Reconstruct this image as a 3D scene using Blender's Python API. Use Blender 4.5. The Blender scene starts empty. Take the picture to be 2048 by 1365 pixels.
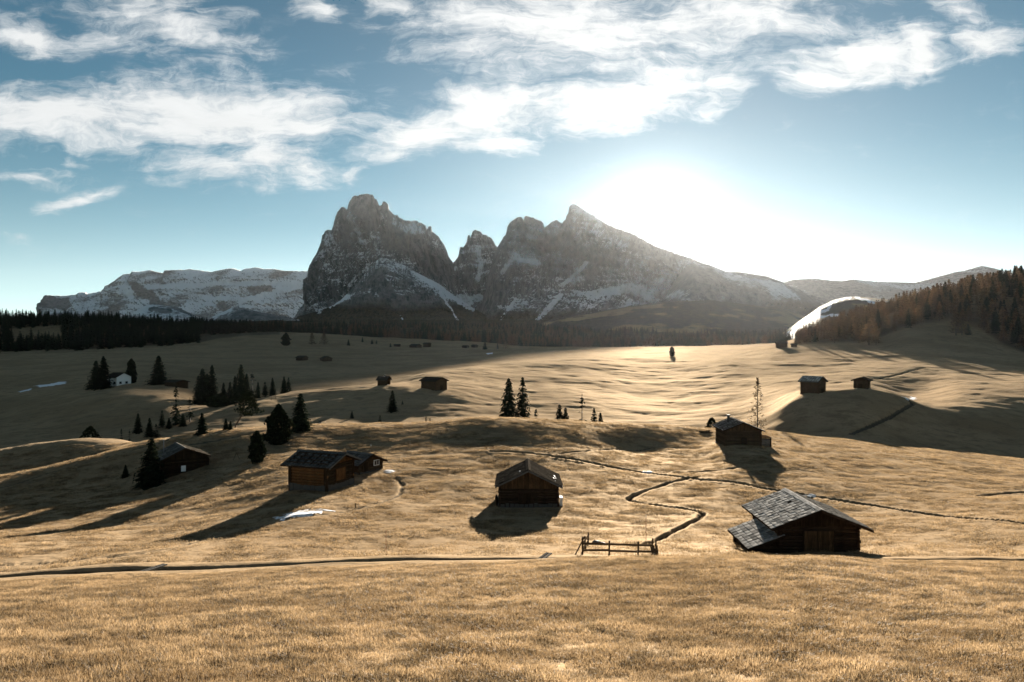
import bpy, bmesh, math, random
import numpy as np
from mathutils import Vector, Matrix, Quaternion

random.seed(7)
S = bpy.context.scene
C = S.collection
R = math.radians
# photo geometry: 2048 px wide, focal length 1400 px, horizon on row 682
FPX, CX, HY = 1400.0, 1024.0, 682.0

# ------------------------------------------------------------------ camera
cam = bpy.data.cameras.new('camera')
cam.sensor_width = 36.0
cam.lens = FPX / 2048.0 * 36.0
cam.clip_start = 0.1
cam.clip_end = 60000
camo = bpy.data.objects.new('camera', cam)
C.objects.link(camo)
camo.location = (0, 0, 0)
camo.rotation_euler = (R(90), 0, 0)
S.camera = camo

# ------------------------------------------------------------------ light, sky, exposure
S.view_settings.view_transform = 'Standard'
S.view_settings.look = 'None'
S.view_settings.gamma = 1.0
S.view_settings.use_curve_mapping = False
S.view_settings.exposure = 2.65
S.cycles.use_denoising = True
S.cycles.use_adaptive_sampling = False
S.cycles.max_bounces = 6
S.cycles.diffuse_bounces = 3
S.cycles.volume_bounces = 0
S.cycles.transparent_max_bounces = 8

SUN = Vector((286.0, 1400.0, 232.0)).normalized()
SUN_EL = math.asin(SUN.z)
SUN_AZ = math.atan2(SUN.x, SUN.y)
sl = bpy.data.lights.new('sun', 'SUN')
sl.energy = 5.0
sl.angle = R(0.53)
sl.color = (1.0, 0.89, 0.75)
so = bpy.data.objects.new('sun', sl)
C.objects.link(so)
so.location = SUN * 300
so.rotation_euler = SUN.to_track_quat('Z', 'Y').to_euler()


class NT:
    """small helper to write node trees"""
    def __init__(s, tree):
        s.t = tree
        s.L = tree.links

    def n(s, typ, **kw):
        nd = s.t.nodes.new(typ)
        for k, v in kw.items():
            setattr(nd, k, v)
        return nd

    def put(s, sock, v):
        if hasattr(v, 'links'):
            s.L.new(v, sock)
        elif v is not None:
            sock.default_value = v

    def m(s, op, a, b=None, c=None, clamp=False):
        nd = s.n('ShaderNodeMath', operation=op)
        nd.use_clamp = clamp
        s.put(nd.inputs[0], a)
        if b is not None:
            s.put(nd.inputs[1], b)
        if c is not None:
            s.put(nd.inputs[2], c)
        return nd.outputs[0]

    def ss(s, x, a, b, lo=0.0, hi=1.0):
        nd = s.n('ShaderNodeMapRange', interpolation_type='SMOOTHSTEP')
        s.put(nd.inputs[0], x)
        for i, v in zip((1, 2, 3, 4), (a, b, lo, hi)):
            s.put(nd.inputs[i], v)
        return nd.outputs[0]

    def noise(s, vec, scale, detail=4, rough=0.55, dist=0.0, out=0, dim='3D'):
        nd = s.n('ShaderNodeTexNoise', noise_dimensions=dim)
        if vec is not None:
            s.put(nd.inputs['Vector'], vec)
        nd.inputs['Scale'].default_value = scale
        nd.inputs['Detail'].default_value = detail
        nd.inputs['Roughness'].default_value = rough
        nd.inputs['Distortion'].default_value = dist
        return nd.outputs[out]

    def map(s, vec, loc=(0, 0, 0), rot=(0, 0, 0), scale=(1, 1, 1), typ='POINT'):
        nd = s.n('ShaderNodeMapping', vector_type=typ)
        s.put(nd.inputs['Vector'], vec)
        nd.inputs['Location'].default_value = loc
        nd.inputs['Rotation'].default_value = rot
        nd.inputs['Scale'].default_value = scale
        return nd.outputs[0]

    def mix(s, f, a, b, typ='MIX'):
        nd = s.n('ShaderNodeMix', data_type='RGBA', blend_type=typ)
        s.put(nd.inputs[0], f)
        s.put(nd.inputs[6], a if hasattr(a, 'links') or len(a) == 4 else (*a, 1))
        s.put(nd.inputs[7], b if hasattr(b, 'links') or len(b) == 4 else (*b, 1))
        return nd.outputs[2]

    def vm(s, op, a, b=None, out=0):
        nd = s.n('ShaderNodeVectorMath', operation=op)
        s.put(nd.inputs[0], a)
        if b is not None:
            s.put(nd.inputs[1], b)
        return nd.outputs[out]

    def xyz(s, x, y, z):
        nd = s.n('ShaderNodeCombineXYZ')
        for i, v in enumerate((x, y, z)):
            s.put(nd.inputs[i], v)
        return nd.outputs[0]


W = bpy.data.worlds.new('World')
S.world = W
W.use_nodes = True
W.node_tree.nodes.clear()
w = NT(W.node_tree)
sky = w.n('ShaderNodeTexSky', sky_type='NISHITA')
sky.sun_disc = False
sky.sun_elevation = SUN_EL
sky.sun_rotation = SUN_AZ
sky.altitude = 1900
sky.air_density = 1.0
sky.dust_density = 0.05
sky.ozone_density = 2.0
tc = w.n('ShaderNodeTexCoord').outputs['Generated']
sp = w.n('ShaderNodeSeparateXYZ')
w.L.new(tc, sp.inputs[0])
dx, dy, dz = sp.outputs
ys = w.m('MAXIMUM', dy, 0.08)
U = w.m('DIVIDE', dx, ys)
V = w.m('DIVIDE', dz, ys)
P = w.xyz(U, V, 0.0)
# clouds: each bank is an ellipse of sky (centre, half size, tilt) torn up by noise
warp = w.noise(w.map(P, scale=(3.0, 6.0, 1)), 1.6, 4, 0.6, out=1)
warp = w.vm('MULTIPLY', w.vm('SUBTRACT', warp, (0.5, 0.5, 0.5)), (0.16, 0.075, 0))
PW = w.vm('ADD', P, warp)
CLOUDS = [  # px, py, half w, half h, tilt (deg, clockwise in the sky as seen), weight
    (120, 235, 420, 75, 2, 1.0), (430, 225, 380, 85, 3, 1.1), (610, 245, 170, 48, 4, 0.9),
    (45, 75, 130, 42, 14, 1.0), (350, 45, 260, 75, 18, 0.72), (230, 75, 260, 60, 12, 0.45),
    (430, 335, 170, 50, 6, 0.72), (560, 310, 140, 45, -4, 0.9), (620, 330, 90, 45, 10, 0.8),
    (850, 255, 160, 60, -14, 1.0), (960, 215, 190, 70, -12, 1.05), (980, 290, 130, 34, 6, 0.95),
    (1200, 205, 250, 60, -8, 1.05), (1130, 60, 400, 120, 3, 0.95), (1420, 35, 420, 95, -2, 0.8),
    (980, 45, 260, 90, 12, 0.75), (1330, 170, 160, 60, -12, 1.0), (1460, 165, 80, 60, -40, 0.85),
    (1700, 110, 170, 62, -8, 1.1), (1830, 95, 100, 62, -25, 1.05), (1620, 150, 80, 45, -20, 0.85),
    (1990, 85, 105, 48, -6, 1.0), (1950, 20, 90, 45, 25, 0.6), (1830, 50, 60, 30, 10, 0.5),
    (160, 392, 110, 26, -14, 0.75), (805, 301, 70, 18, 0, 0.75), (725, 338, 50, 22, -20, 0.7),
    (70, 345, 160, 24, 2, 0.55), (140, 316, 60, 12, 10, 0.5), (620, 8, 80, 34, 14, 0.8),
    (770, 10, 90, 36, 14, 0.8), (760, 160, 200, 30, 14, 0.28), (1600, 60, 260, 80, -5, 0.55),
    (40, 460, 70, 14, 5, 0.4), (870, 95, 200, 60, 20, 0.4),
]
mask = None
for (px, py, hw, hh, tilt, wt) in CLOUDS:
    vv = w.map(PW, loc=((px - CX) / FPX, (HY - py) / FPX, 0), rot=(0, 0, R(-tilt)),
               scale=(hw / FPX * 1.25, hh / FPX * 1.25, 1), typ='TEXTURE')
    g = w.n('ShaderNodeTexGradient', gradient_type='SPHERICAL')
    w.L.new(vv, g.inputs[0])
    g = w.m('MULTIPLY', g.outputs[1], wt)
    mask = g if mask is None else w.m('SMOOTH_MAX', mask, g, 0.12)
front = w.ss(dy, 0.05, 0.3)
mask = w.m('MULTIPLY', mask, front)
# beyond the frame the same broken cloud cover goes on
dk = w.m('ADD', w.m('MAXIMUM', dz, 0.0), 0.18)
deck = w.xyz(w.m('DIVIDE', dx, dk), w.m('DIVIDE', dy, dk), 0.0)
else_c = w.ss(w.noise(deck, 0.9, 3, 0.5), 0.42, 0.85, 0, 0.9)
inframe = w.m('MULTIPLY', w.m('MULTIPLY', w.ss(w.m('ABSOLUTE', U), 0.95, 0.78), w.ss(V, 0.68, 0.53)), front)
else_c = w.m('MULTIPLY', else_c, w.m('MULTIPLY', w.m('SUBTRACT', 1.0, inframe), w.ss(dz, 0.02, 0.25)))
mask = w.m('MAXIMUM', mask, else_c)
# fibres run along the wind, tilting down to the right
fib = w.map(PW, rot=(0, 0, R(13)), scale=(1.0, 5.0, 1))
n1 = w.noise(fib, 8.0, 9, 0.68, 0.25)
n2 = w.noise(PW, 24.0, 8, 0.66, 0.15)
nn = w.m('ADD', w.m('MULTIPLY', n1, 0.62), w.m('MULTIPLY', n2, 0.38))
dens = w.m('ADD', w.m('MULTIPLY', mask, 1.25), w.m('MULTIPLY', w.m('SUBTRACT', nn, 0.565), 2.9))
dens = w.m('MULTIPLY', w.ss(dens, -0.05, 0.95), w.ss(mask, 0.02, 0.26))
# sky colour
bw = w.n('ShaderNodeRGBToBW'); w.L.new(sky.outputs[0], bw.inputs[0])
sk = w.mix(w.ss(dz, 0.35, 0.0, 0.15, 0.7), sky.outputs[0], w.vm('MULTIPLY', (0.92, 1.02, 1.05), w.xyz(bw.outputs[0], bw.outputs[0], bw.outputs[0])))
lift = w.m('ADD', 0.82, w.m('MULTIPLY', w.m('EXPONENT', w.m('MULTIPLY', w.m('MAXIMUM', dz, 0.0), -7.0)), 0.85))
sk = w.vm('MULTIPLY', sk, w.xyz(lift, lift, lift))
sk = w.mix(1.0, sk, w.mix(w.ss(dz, 0.0, 0.32), (0.33, 0.38, 0.378), (0.18, 0.318, 0.306)), 'MULTIPLY')
dot = w.vm('DOT_PRODUCT', tc, tuple(SUN), out=1)
dot = w.m('MAXIMUM', dot, 0.0)
aur = w.m('ADD', w.m('MULTIPLY', w.m('POWER', dot, 60.0), 0.1), w.m('MULTIPLY', w.m('POWER', dot, 400.0), 2.5))
aur = w.m('ADD', aur, w.m('MULTIPLY', w.m('POWER', dot, 9.0), 0.07))
CLOUD_LUM = 2.8
lum = w.m('ADD', w.m('MULTIPLY', w.m('POWER', dot, 14.0), 0.2), CLOUD_LUM)
lum = w.m('MULTIPLY', lum, w.m('ADD', 0.86, w.m('MULTIPLY', n1, 0.28)))
cc = w.vm('MULTIPLY', (0.98, 1.0, 1.0), w.xyz(lum, lum, lum))
skc = w.mix(w.m('MULTIPLY', dens, 0.95), sk, cc)
auc = w.vm('MULTIPLY', (1.0, 0.98, 0.92), w.xyz(aur, aur, aur))
skc = w.vm('ADD', skc, auc)
bg = w.n('ShaderNodeBackground')
w.L.new(skc, bg.inputs[0])
bg.inputs[1].default_value = 0.05
wo = w.n('ShaderNodeOutputWorld')
w.L.new(bg.outputs[0], wo.inputs[0])
W.cycles.sampling_method = 'NONE'   # the sky is smooth: only the sun needs sampling


# ------------------------------------------------------------------ helpers
def tag(o, label=None, cat=None, group=None, kind=None):
    if label: o['label'] = label
    if cat: o['category'] = cat
    if group: o['group'] = group
    if kind: o['kind'] = kind
    return o


def link(name, me, mats=(), parent=None, loc=None, rot=None):
    o = bpy.data.objects.new(name, me)
    C.objects.link(o)
    if me is not None and hasattr(me, 'materials') and len(me.materials) == 0:
        for m_ in (mats if isinstance(mats, (list, tuple)) else [mats]):
            me.materials.append(m_)
    if parent is not None: o.parent = parent
    if loc is not None: o.location = loc
    if rot is not None: o.rotation_euler = rot
    return o


def empty(name, loc, rz=0.0):
    o = bpy.data.objects.new(name, None)
    C.objects.link(o)
    o.location = loc
    o.rotation_euler = (0, 0, rz)
    o.empty_display_size = 0.3
    return o


def mesh_np(name, v, f, smooth=False, attrs=None, uv=None):
    """v (n,3) float, f (m,k) int or list of lists"""
    me = bpy.data.meshes.new(name)
    v = np.asarray(v, dtype=np.float32)
    if isinstance(f, np.ndarray):
        k = f.shape[1]
        me.vertices.add(len(v)); me.vertices.foreach_set('co', v.ravel())
        me.loops.add(f.size); me.loops.foreach_set('vertex_index', f.astype(np.int32).ravel())
        me.polygons.add(len(f))
        me.polygons.foreach_set('loop_start', np.arange(0, f.size, k, dtype=np.int32))
        me.update(calc_edges=True)
    else:
        me.from_pydata([tuple(p) for p in v.tolist()], [], f)
        me.update()
    if smooth:
        me.polygons.foreach_set('use_smooth', np.ones(len(me.polygons), dtype=bool))
    for nm, a in (attrs or {}).items():
        at = me.attributes.new(nm, 'FLOAT', 'POINT')
        at.data.foreach_set('value', np.asarray(a, dtype=np.float32).ravel())
    return me


class MB:
    """collects simple solids into one mesh"""
    def __init__(s):
        s.v = []; s.f = []; s.mi = []

    def add(s, verts, faces, mat=0):
        b = len(s.v)
        s.v += [tuple(p) for p in verts]
        s.f += [[i + b for i in q] for q in faces]
        s.mi += [mat] * len(faces)

    def box(s, x0, x1, y0, y1, z0, z1, mat=0):
        s.add([(x0, y0, z0), (x1, y0, z0), (x1, y1, z0), (x0, y1, z0), (x0, y0, z1), (x1, y0, z1), (x1, y1, z1), (x0, y1, z1)],
              [[0, 3, 2, 1], [4, 5, 6, 7], [0, 1, 5, 4], [1, 2, 6, 5], [2, 3, 7, 6], [3, 0, 4, 7]], mat)

    def bar(s, a, b, wd, ht, n=4, mat=0, taper=1.0, up=(0, 0, 1)):
        a = Vector(a); b = Vector(b)
        d = (b - a).normalized()
        upv = Vector(up)
        if abs(d.dot(upv)) > 0.98: upv = Vector((1, 0, 0))
        sx = d.cross(upv).normalized(); sz = sx.cross(d)
        ring = []
        for k in range(n):
            t = 2 * math.pi * (k + 0.5) / n
            q = math.sqrt(2) if n == 4 else 1.0
            ring.append((math.cos(t) * wd / 2 * q, math.sin(t) * ht / 2 * q))
        vs = [a + sx * p + sz * q for p, q in ring] + [b + sx * p * taper + sz * q * taper for p, q in ring]
        fs = [[k, (k + 1) % n, n + (k + 1) % n, n + k] for k in range(n)]
        fs += [list(range(n))[::-1], list(range(n, 2 * n))]
        s.add(vs, fs, mat)

    def prism(s, poly, axis, a, b, mat=0):
        """poly of 2-D points extruded along axis 'x' or 'y' or 'z'"""
        n = len(poly)
        def P3(p, t):
            return {'x': (t, p[0], p[1]), 'y': (p[0], t, p[1]), 'z': (p[0], p[1], t)}[axis]
        s.add([P3(p, a) for p in poly] + [P3(p, b) for p in poly],
              [[k, (k + 1) % n, n + (k + 1) % n, n + k] for k in range(n)] + [list(range(n))[::-1], list(range(n, 2 * n))], mat)

    def mesh(s, name):
        me = bpy.data.meshes.new(name)
        me.from_pydata(s.v, [], s.f)
        me.update()
        if any(s.mi):
            me.polygons.foreach_set('material_index', np.array(s.mi, dtype=np.int32))
        bm = bmesh.new(); bm.from_mesh(me)
        bmesh.ops.recalc_face_normals(bm, faces=bm.faces)
        bm.to_mesh(me); bm.free()
        return me

    def build(s, name, mats, parent=None, loc=None, rot=None):
        return link(name, s.mesh(name), mats, parent, loc, rot)


def _hash(ix, iy, s):
    n = (ix.astype(np.int64) * 374761393 + iy.astype(np.int64) * 668265263 + s * 974634777) & 0xffffffff
    n = ((n ^ (n >> 13)) * 1274126177) & 0xffffffff
    n = ((n ^ (n >> 15)) * 2246822519) & 0xffffffff
    return ((n ^ (n >> 16)) & 0xffffff) / 16777216.0


def noise2(x, y, s=0):
    x = np.asarray(x, dtype=np.float64); y = np.asarray(y, dtype=np.float64)
    x, y = np.broadcast_arrays(x, y)
    ix = np.floor(x); iy = np.floor(y)
    fx = x - ix; fy = y - iy
    ux = fx * fx * fx * (fx * (fx * 6 - 15) + 10); uy = fy * fy * fy * (fy * (fy * 6 - 15) + 10)
    r = 0
    for ox in (0, 1):
        for oy in (0, 1):
            a = _hash(ix + ox, iy + oy, s) * 2 * np.pi
            d = np.cos(a) * (fx - ox) + np.sin(a) * (fy - oy)
            r = r + d * (ux if ox else 1 - ux) * (uy if oy else 1 - uy)
    return r * 1.5


def fbm(x, y, octv=4, s=0, rough=0.5, ridged=False):
    t = 0; a = 1.0; tot = 0
    for k in range(octv):
        n = noise2(x * 2 ** k + 17.3 * k, y * 2 ** k - 9.1 * k, s + k)
        if ridged: n = 1 - 2 * np.abs(n)
        t = t + a * n; tot += a; a *= rough
    return t / tot


def sstep(x, a, b):
    t = np.clip((x - a) / (b - a), 0, 1)
    return t * t * (3 - 2 * t)


def pt(px, py, Y):
    return Vector(((px - CX) / FPX * Y, Y, (HY - py) / FPX * Y))


# ------------------------------------------------------------------ materials
def new_mat(name):
    m_ = bpy.data.materials.new(name)
    m_.use_nodes = True
    t = NT(m_.node_tree)
    b = m_.node_tree.nodes['Principled BSDF']
    b.inputs['Roughness'].default_value = 0.8
    b.inputs['Specular IOR Level'].default_value = 0.25
    return m_, t, b


def set_bump(t, b, h, strength=0.5, dist=0.05):
    bn = t.n('ShaderNodeBump')
    bn.inputs['Strength'].default_value = strength
    bn.inputs['Distance'].default_value = dist
    t.put(bn.inputs['Height'], h)
    t.L.new(bn.outputs[0], b.inputs['Normal'])
    return bn


def attr(t, name):
    return t.n('ShaderNodeAttribute', attribute_name=name).outputs['Fac']


def wood(name, c1, c2, rough=0.75, spec=0.3, scale=1.0, axis='x', vary=0.35):
    m_, t, b = new_mat(name)
    oc = t.n('ShaderNodeTexCoord').outputs['Object']
    oi = t.n('ShaderNodeObjectInfo').outputs['Random']
    sc = {'x': (0.6, 9, 9), 'y': (9, 0.6, 9), 'z': (9, 9, 0.6)}[axis]
    vec = t.vm('ADD', t.map(oc, scale=tuple(q * scale for q in sc)), t.xyz(t.m('MULTIPLY', oi, 37.0), oi, t.m('MULTIPLY', oi, 11.0)))
    n = t.noise(vec, 2.0, 6, 0.65, 0.4)
    n2 = t.noise(oc, 1.3, 4, 0.6)
    f = t.m('ADD', t.m('MULTIPLY', n, 0.7), t.m('MULTIPLY', n2, 0.3))
    col = t.mix(t.ss(f, 0.32, 0.68), c1, c2)
    k = t.m('ADD', 1.0 - vary, t.m('MULTIPLY', oi, 2 * vary))
    col = t.mix(1.0, col, t.xyz(k, k, k), 'MULTIPLY')
    t.L.new(col, b.inputs['Base Color'])
    b.inputs['Roughness'].default_value = rough
    b.inputs['Specular IOR Level'].default_value = 0.0   # grey dry wood: no sheen at grazing angles
    set_bump(t, b, n, 0.5, 0.02)
    return m_


def plain(name, col, rough=0.8, spec=0.2, nscale=6.0, var=0.25):
    m_, t, b = new_mat(name)
    oc = t.n('ShaderNodeTexCoord').outputs['Object']
    n = t.noise(oc, nscale, 5, 0.6)
    k = t.m('ADD', 1 - var, t.m('MULTIPLY', n, 2 * var))
    t.L.new(t.mix(1.0, (*col, 1), t.xyz(k, k, k), 'MULTIPLY'), b.inputs['Base Color'])
    b.inputs['Roughness'].default_value = rough
    b.inputs['Specular IOR Level'].default_value = spec
    set_bump(t, b, n, 0.3, 0.02)
    return m_


def foliage(name, c1, c2, transl=0.25):
    m_, t, b = new_mat(name)
    oi = t.n('ShaderNodeObjectInfo').outputs['Random']
    oc = t.n('ShaderNodeTexCoord').outputs['Object']
    n = t.noise(oc, 7.0, 3, 0.6)
    col = t.mix(t.ss(n, 0.35, 0.65), c1, c2)
    k = t.m('ADD', 0.7, t.m('MULTIPLY', oi, 0.6))
    col = t.mix(1.0, col, t.xyz(k, k, k), 'MULTIPLY')
    t.L.new(col, b.inputs['Base Color'])
    b.inputs['Roughness'].default_value = 0.9
    b.inputs['Specular IOR Level'].default_value = 0.0
    tr = t.n('ShaderNodeBsdfTranslucent')
    t.L.new(col, tr.inputs[0])
    mx = t.n('ShaderNodeMixShader')
    mx.inputs[0].default_value = transl
    t.L.new(b.outputs[0], mx.inputs[1]); t.L.new(tr.outputs[0], mx.inputs[2])
    t.L.new(mx.outputs[0], t.t.nodes['Material Output'].inputs[0])
    return m_


M = {}
M['dark_wood'] = wood('weathered dark timber', (0.012, 0.008, 0.006), (0.05, 0.032, 0.02))
M['dark_wood_v'] = wood('weathered dark boards', (0.010, 0.007, 0.005), (0.045, 0.028, 0.016), axis='z')
M['brown_wood'] = wood('brown timber', (0.022, 0.015, 0.009), (0.075, 0.048, 0.028))
M['brown_wood_v'] = wood('brown boards', (0.022, 0.014, 0.008), (0.10, 0.058, 0.028), axis='z')
M['warm_wood'] = wood('lit orange timber', (0.035, 0.018, 0.009), (0.17, 0.083, 0.034))  # orange of a lit plank wall put into the timber colour
M['warm_wood_v'] = wood('lit orange boards', (0.04, 0.02, 0.009), (0.17, 0.085, 0.034), axis='z')  # same lit orange put into the upright boards
M['shingle'] = wood('silver grey shingle', (0.06, 0.057, 0.052), (0.52, 0.50, 0.47), rough=0.7, spec=0.05, axis='y', vary=0.45)
M['shingle_dark'] = wood('dark grey shingle', (0.012, 0.0105, 0.009), (0.05, 0.044, 0.036), rough=0.9, spec=0.02, axis='y', vary=0.4)
M['grey_board'] = wood('grey roof board', (0.04, 0.038, 0.035), (0.13, 0.125, 0.115), rough=0.85, spec=0.03)
M['fence_wood'] = wood('grey fence wood', (0.03, 0.022, 0.015), (0.12, 0.09, 0.06))
M['dark_stone'] = plain('dark roof stone', (0.03, 0.028, 0.026), nscale=5)
M['stone'] = plain('rough stone', (0.065, 0.06, 0.053), nscale=5)
M['plaster'] = plain('white plaster', (0.8, 0.79, 0.76), var=0.06)
M['white_paint'] = plain('white paint', (0.78, 0.77, 0.74), var=0.08)
M['glass'] = plain('dark window glass', (0.02, 0.022, 0.025), rough=0.1, spec=0.5, var=0.05)
M['red_pole'] = plain('faded red paint', (0.22, 0.06, 0.035))
M['bark'] = plain('bark', (0.055, 0.042, 0.03), nscale=12)
M['metal'] = plain('dull metal', (0.12, 0.12, 0.12), rough=0.5)
M['spruce'] = foliage('spruce needles', (0.006, 0.009, 0.005), (0.017, 0.021, 0.012), 0.05)
M['pine'] = foliage('stone pine needles', (0.006, 0.009, 0.005), (0.016, 0.020, 0.010), 0.05)
M['larch'] = foliage('autumn larch needles', (0.045, 0.031, 0.019), (0.14, 0.092, 0.05), 0.4)
M['twig'] = foliage('bare larch twigs', (0.06, 0.045, 0.03), (0.16, 0.12, 0.075), 0.3)

# ------------------------------------------------------------------ terrain
PXG = np.arange(-700, 2751, 5.0)
NP_ = len(PXG)


def gsm(a, sig=4):
    k = np.arange(-3 * sig, 3 * sig + 1)
    g = np.exp(-k * k / (2.0 * sig * sig)); g /= g.sum()
    ap = np.pad(a, 3 * sig, mode='edge')
    return np.convolve(ap, g, mode='valid')


def curve(pts, byz=False, sig=4):
    """a line on the ground seen at (px, py) and lying Y metres off (byz: its height is given instead of py)"""
    p = np.array(pts, dtype=float)
    Yc = np.interp(PXG, p[:, 0], p[:, 2])
    q = np.interp(PXG, p[:, 0], p[:, 1])
    Yc = gsm(Yc, sig); q = gsm(q, sig)
    z = q if byz else -(q - HY) / FPX * Yc
    return Yc, z


CUR = [
    curve([(0, -4.6, 3)], True),
    curve([(0, 1365, 16)]),
    curve([(0, 1166, 42), (256, 1157, 42), (512, 1145, 42), (768, 1135, 42), (1024, 1128, 42), (1170, 1122, 42), (1280, 1117, 42), (1500, 1113, 42), (1680, 1119, 42), (1792, 1129, 42), (2048, 1130, 42)]),
    curve([(0, 1144, 50), (256, 1135, 50), (512, 1126, 50), (768, 1117, 50), (1024, 1114, 50), (1280, 1114, 50), (1536, 1117, 50), (1700, 1120, 50), (1792, 1117, 50), (2048, 1113, 50)]),
    curve([(0, 1098, 60), (256, 1092, 60), (512, 1086, 60), (768, 1083, 60), (1024, 1083, 60), (1280, 1087, 60), (1536, 1100, 60), (1792, 1092, 60), (2048, 1083, 60)]),
    curve([(0, 1056, 80), (256, 1042, 80), (512, 1006, 80), (600, 992, 80), (768, 1000, 80), (1024, 1008, 80), (1280, 1015, 80), (1536, 1020, 80), (1792, 1022, 80), (2048, 1015, 80)]),
    curve([(0, 1000, 105), (256, 975, 105), (400, 950, 105), (512, 930, 105), (600, 912, 107), (680, 903, 111), (768, 898, 112), (900, 895, 112), (1024, 893, 112), (1180, 898, 115), (1280, 904, 122), (1400, 902, 124), (1480, 897, 118), (1540, 905, 116), (1630, 926, 110), (1792, 945, 108), (2048, 958, 108)]),
    curve([(0, 955, 120), (130, 925, 124), (200, 910, 126), (280, 890, 128), (330, 880, 129), (440, 862, 130), (560, 852, 130), (700, 850, 130), (880, 845, 130), (1000, 836, 130), (1080, 838, 132), (1240, 848, 138), (1400, 857, 146), (1540, 862, 150), (1700, 880, 150), (1850, 897, 150), (2048, 917, 150), (2300, 940, 150)], sig=3),
    curve([(0, -26.2, 136), (170, -24, 138), (280, -20.4, 140), (440, -18.5, 142), (700, -18.3, 145), (1000, -17, 145), (1240, -19, 154), (1540, -22, 160), (2048, -28, 160)], True),
    curve([(-300, -25.5, 155), (0, -24.1, 155), (80, -22.6, 155), (170, -21.5, 155), (250, -21.8, 155), (320, -23.6, 155), (440, -22, 158), (700, -21.5, 160), (1000, -20.5, 160), (1240, -22.5, 168), (1540, -24, 168), (2048, -30, 168)], True),
    curve([(0, -32, 185), (256, -30, 185), (512, -25.6, 190), (768, -25, 190), (1024, -24.5, 185), (1280, -26.5, 190), (1430, -27, 186), (1540, -25.5, 180), (1700, -25, 178), (1830, -27.5, 178), (2048, -31, 178)], True),
    curve([(0, 880, 215), (128, 875, 215), (256, 862, 215), (384, 850, 215), (512, 843, 215), (768, 838, 215), (1024, 835, 215), (1280, 838, 220), (1400, 838, 220), (1480, 838, 215), (1540, 828, 210), (1580, 800, 210), (1610, 786, 212), (1680, 782, 214), (1725, 779, 216), (1770, 786, 216), (1830, 808, 215), (1870, 818, 215), (1950, 825, 215), (2048, 838, 215)], sig=2),
    curve([(0, 836, 265), (128, 812, 265), (256, 786, 265), (330, 790, 258), (384, 815, 246), (440, 814, 242), (512, 797, 250), (600, 784, 260), (700, 772, 265), (768, 766, 268), (850, 771, 262), (940, 772, 272), (1024, 772, 290), (1150, 776, 290), (1280, 788, 290), (1400, 788, 285), (1500, 785, 275), (1600, 773, 262), (1725, 773, 262), (1800, 792, 262), (1830, 797, 262), (1870, 790, 262), (1920, 778, 262), (2048, 780, 262)], sig=3),
    curve([(0, 800, 310), (128, 785, 310), (256, 767, 312), (360, 770, 310), (440, -26.5 * -FPX / 275 + HY, 275), (512, 25.5 * FPX / 285 + HY, 285), (600, 23 * FPX / 295 + HY, 295), (700, 21.5 * FPX / 305 + HY, 305), (768, 19.6 * FPX / 310 + HY, 310), (850, 749, 305), (940, 737, 350), (1024, 727, 400), (1150, 716, 450), (1280, 712, 480), (1344, 711, 490), (1450, 718, 430), (1536, 742, 345), (1600, 748, 332), (1725, 746, 330), (1900, 748, 330), (2048, 750, 330)], sig=3),
    curve([(0, 757, 400), (256, 741, 400), (440, 752, 400), (600, 755, 400), (700, 754, 400), (768, 752, 400), (850, 745, 400), (940, 731, 450), (1024, 721, 480), (1150, 711, 530), (1344, 704, 570), (1450, 708, 520), (1536, 714, 440), (1600, 714, 430), (1725, 711, 430), (1820, 705, 430), (1900, 709, 430), (2048, 718, 430)]),
    curve([(0, 727, 560), (256, 716, 560), (512, 720, 560), (640, 720, 560), (768, 724, 560), (850, 722, 560), (940, 716, 580), (1024, 708, 600), (1150, 703, 650), (1344, 698, 680), (1450, 699, 620), (1550, 693, 510), (1600, 690, 500), (1740, 690, 500), (1820, 668, 500), (1920, 672, 500), (2048, 694, 500)]),
    curve([(0, 703, 780), (256, 698, 780), (400, 692, 780), (512, 690, 780), (640, 694, 780), (768, 698, 780), (900, 697, 780), (1024, 699, 770), (1150, 696, 810), (1344, 694, 830), (1450, 693, 780), (1550, 690, 640), (1650, 662, 620), (1740, 635, 620), (1850, 610, 620), (1950, 590, 620), (2048, 575, 620)]),
    curve([(0, 640, 1000), (100, 640, 1000), (200, 643, 1000), (300, 648, 1000), (400, 655, 990), (470, 661, 970), (550, 665, 950), (640, 668, 950), (768, 676, 950), (900, 681, 950), (960, 684, 950), (1024, 692, 950), (1100, 694, 950), (1344, 694, 960), (1500, 690, 900), (1560, 688, 830), (1650, 662, 800), (1740, 634, 800), (1850, 608, 800), (1950, 590, 800), (2048, 574, 800)]),
    curve([(0, 22, 1250), (440, 2, 1250), (700, -8, 1250), (1024, -16, 1250), (1500, -18, 1250), (1700, 20, 1250), (2048, 60, 1250)], True),
    curve([(0, 42, 1900), (500, 26, 1900), (1024, 22, 1900), (1500, 10, 1900), (2048, 80, 1900)], True),
    curve([(0, 70, 2800), (600, 78, 2800), (1024, 70, 2800), (1500, 40, 2800), (2048, 100, 2800)], True),
    curve([(0, 110, 3900)], True),
    curve([(0, 100, 12000)], True),
]
KY = np.stack([c[0] for c in CUR], 1)
KZ = np.stack([c[1] for c in CUR], 1)


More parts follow.
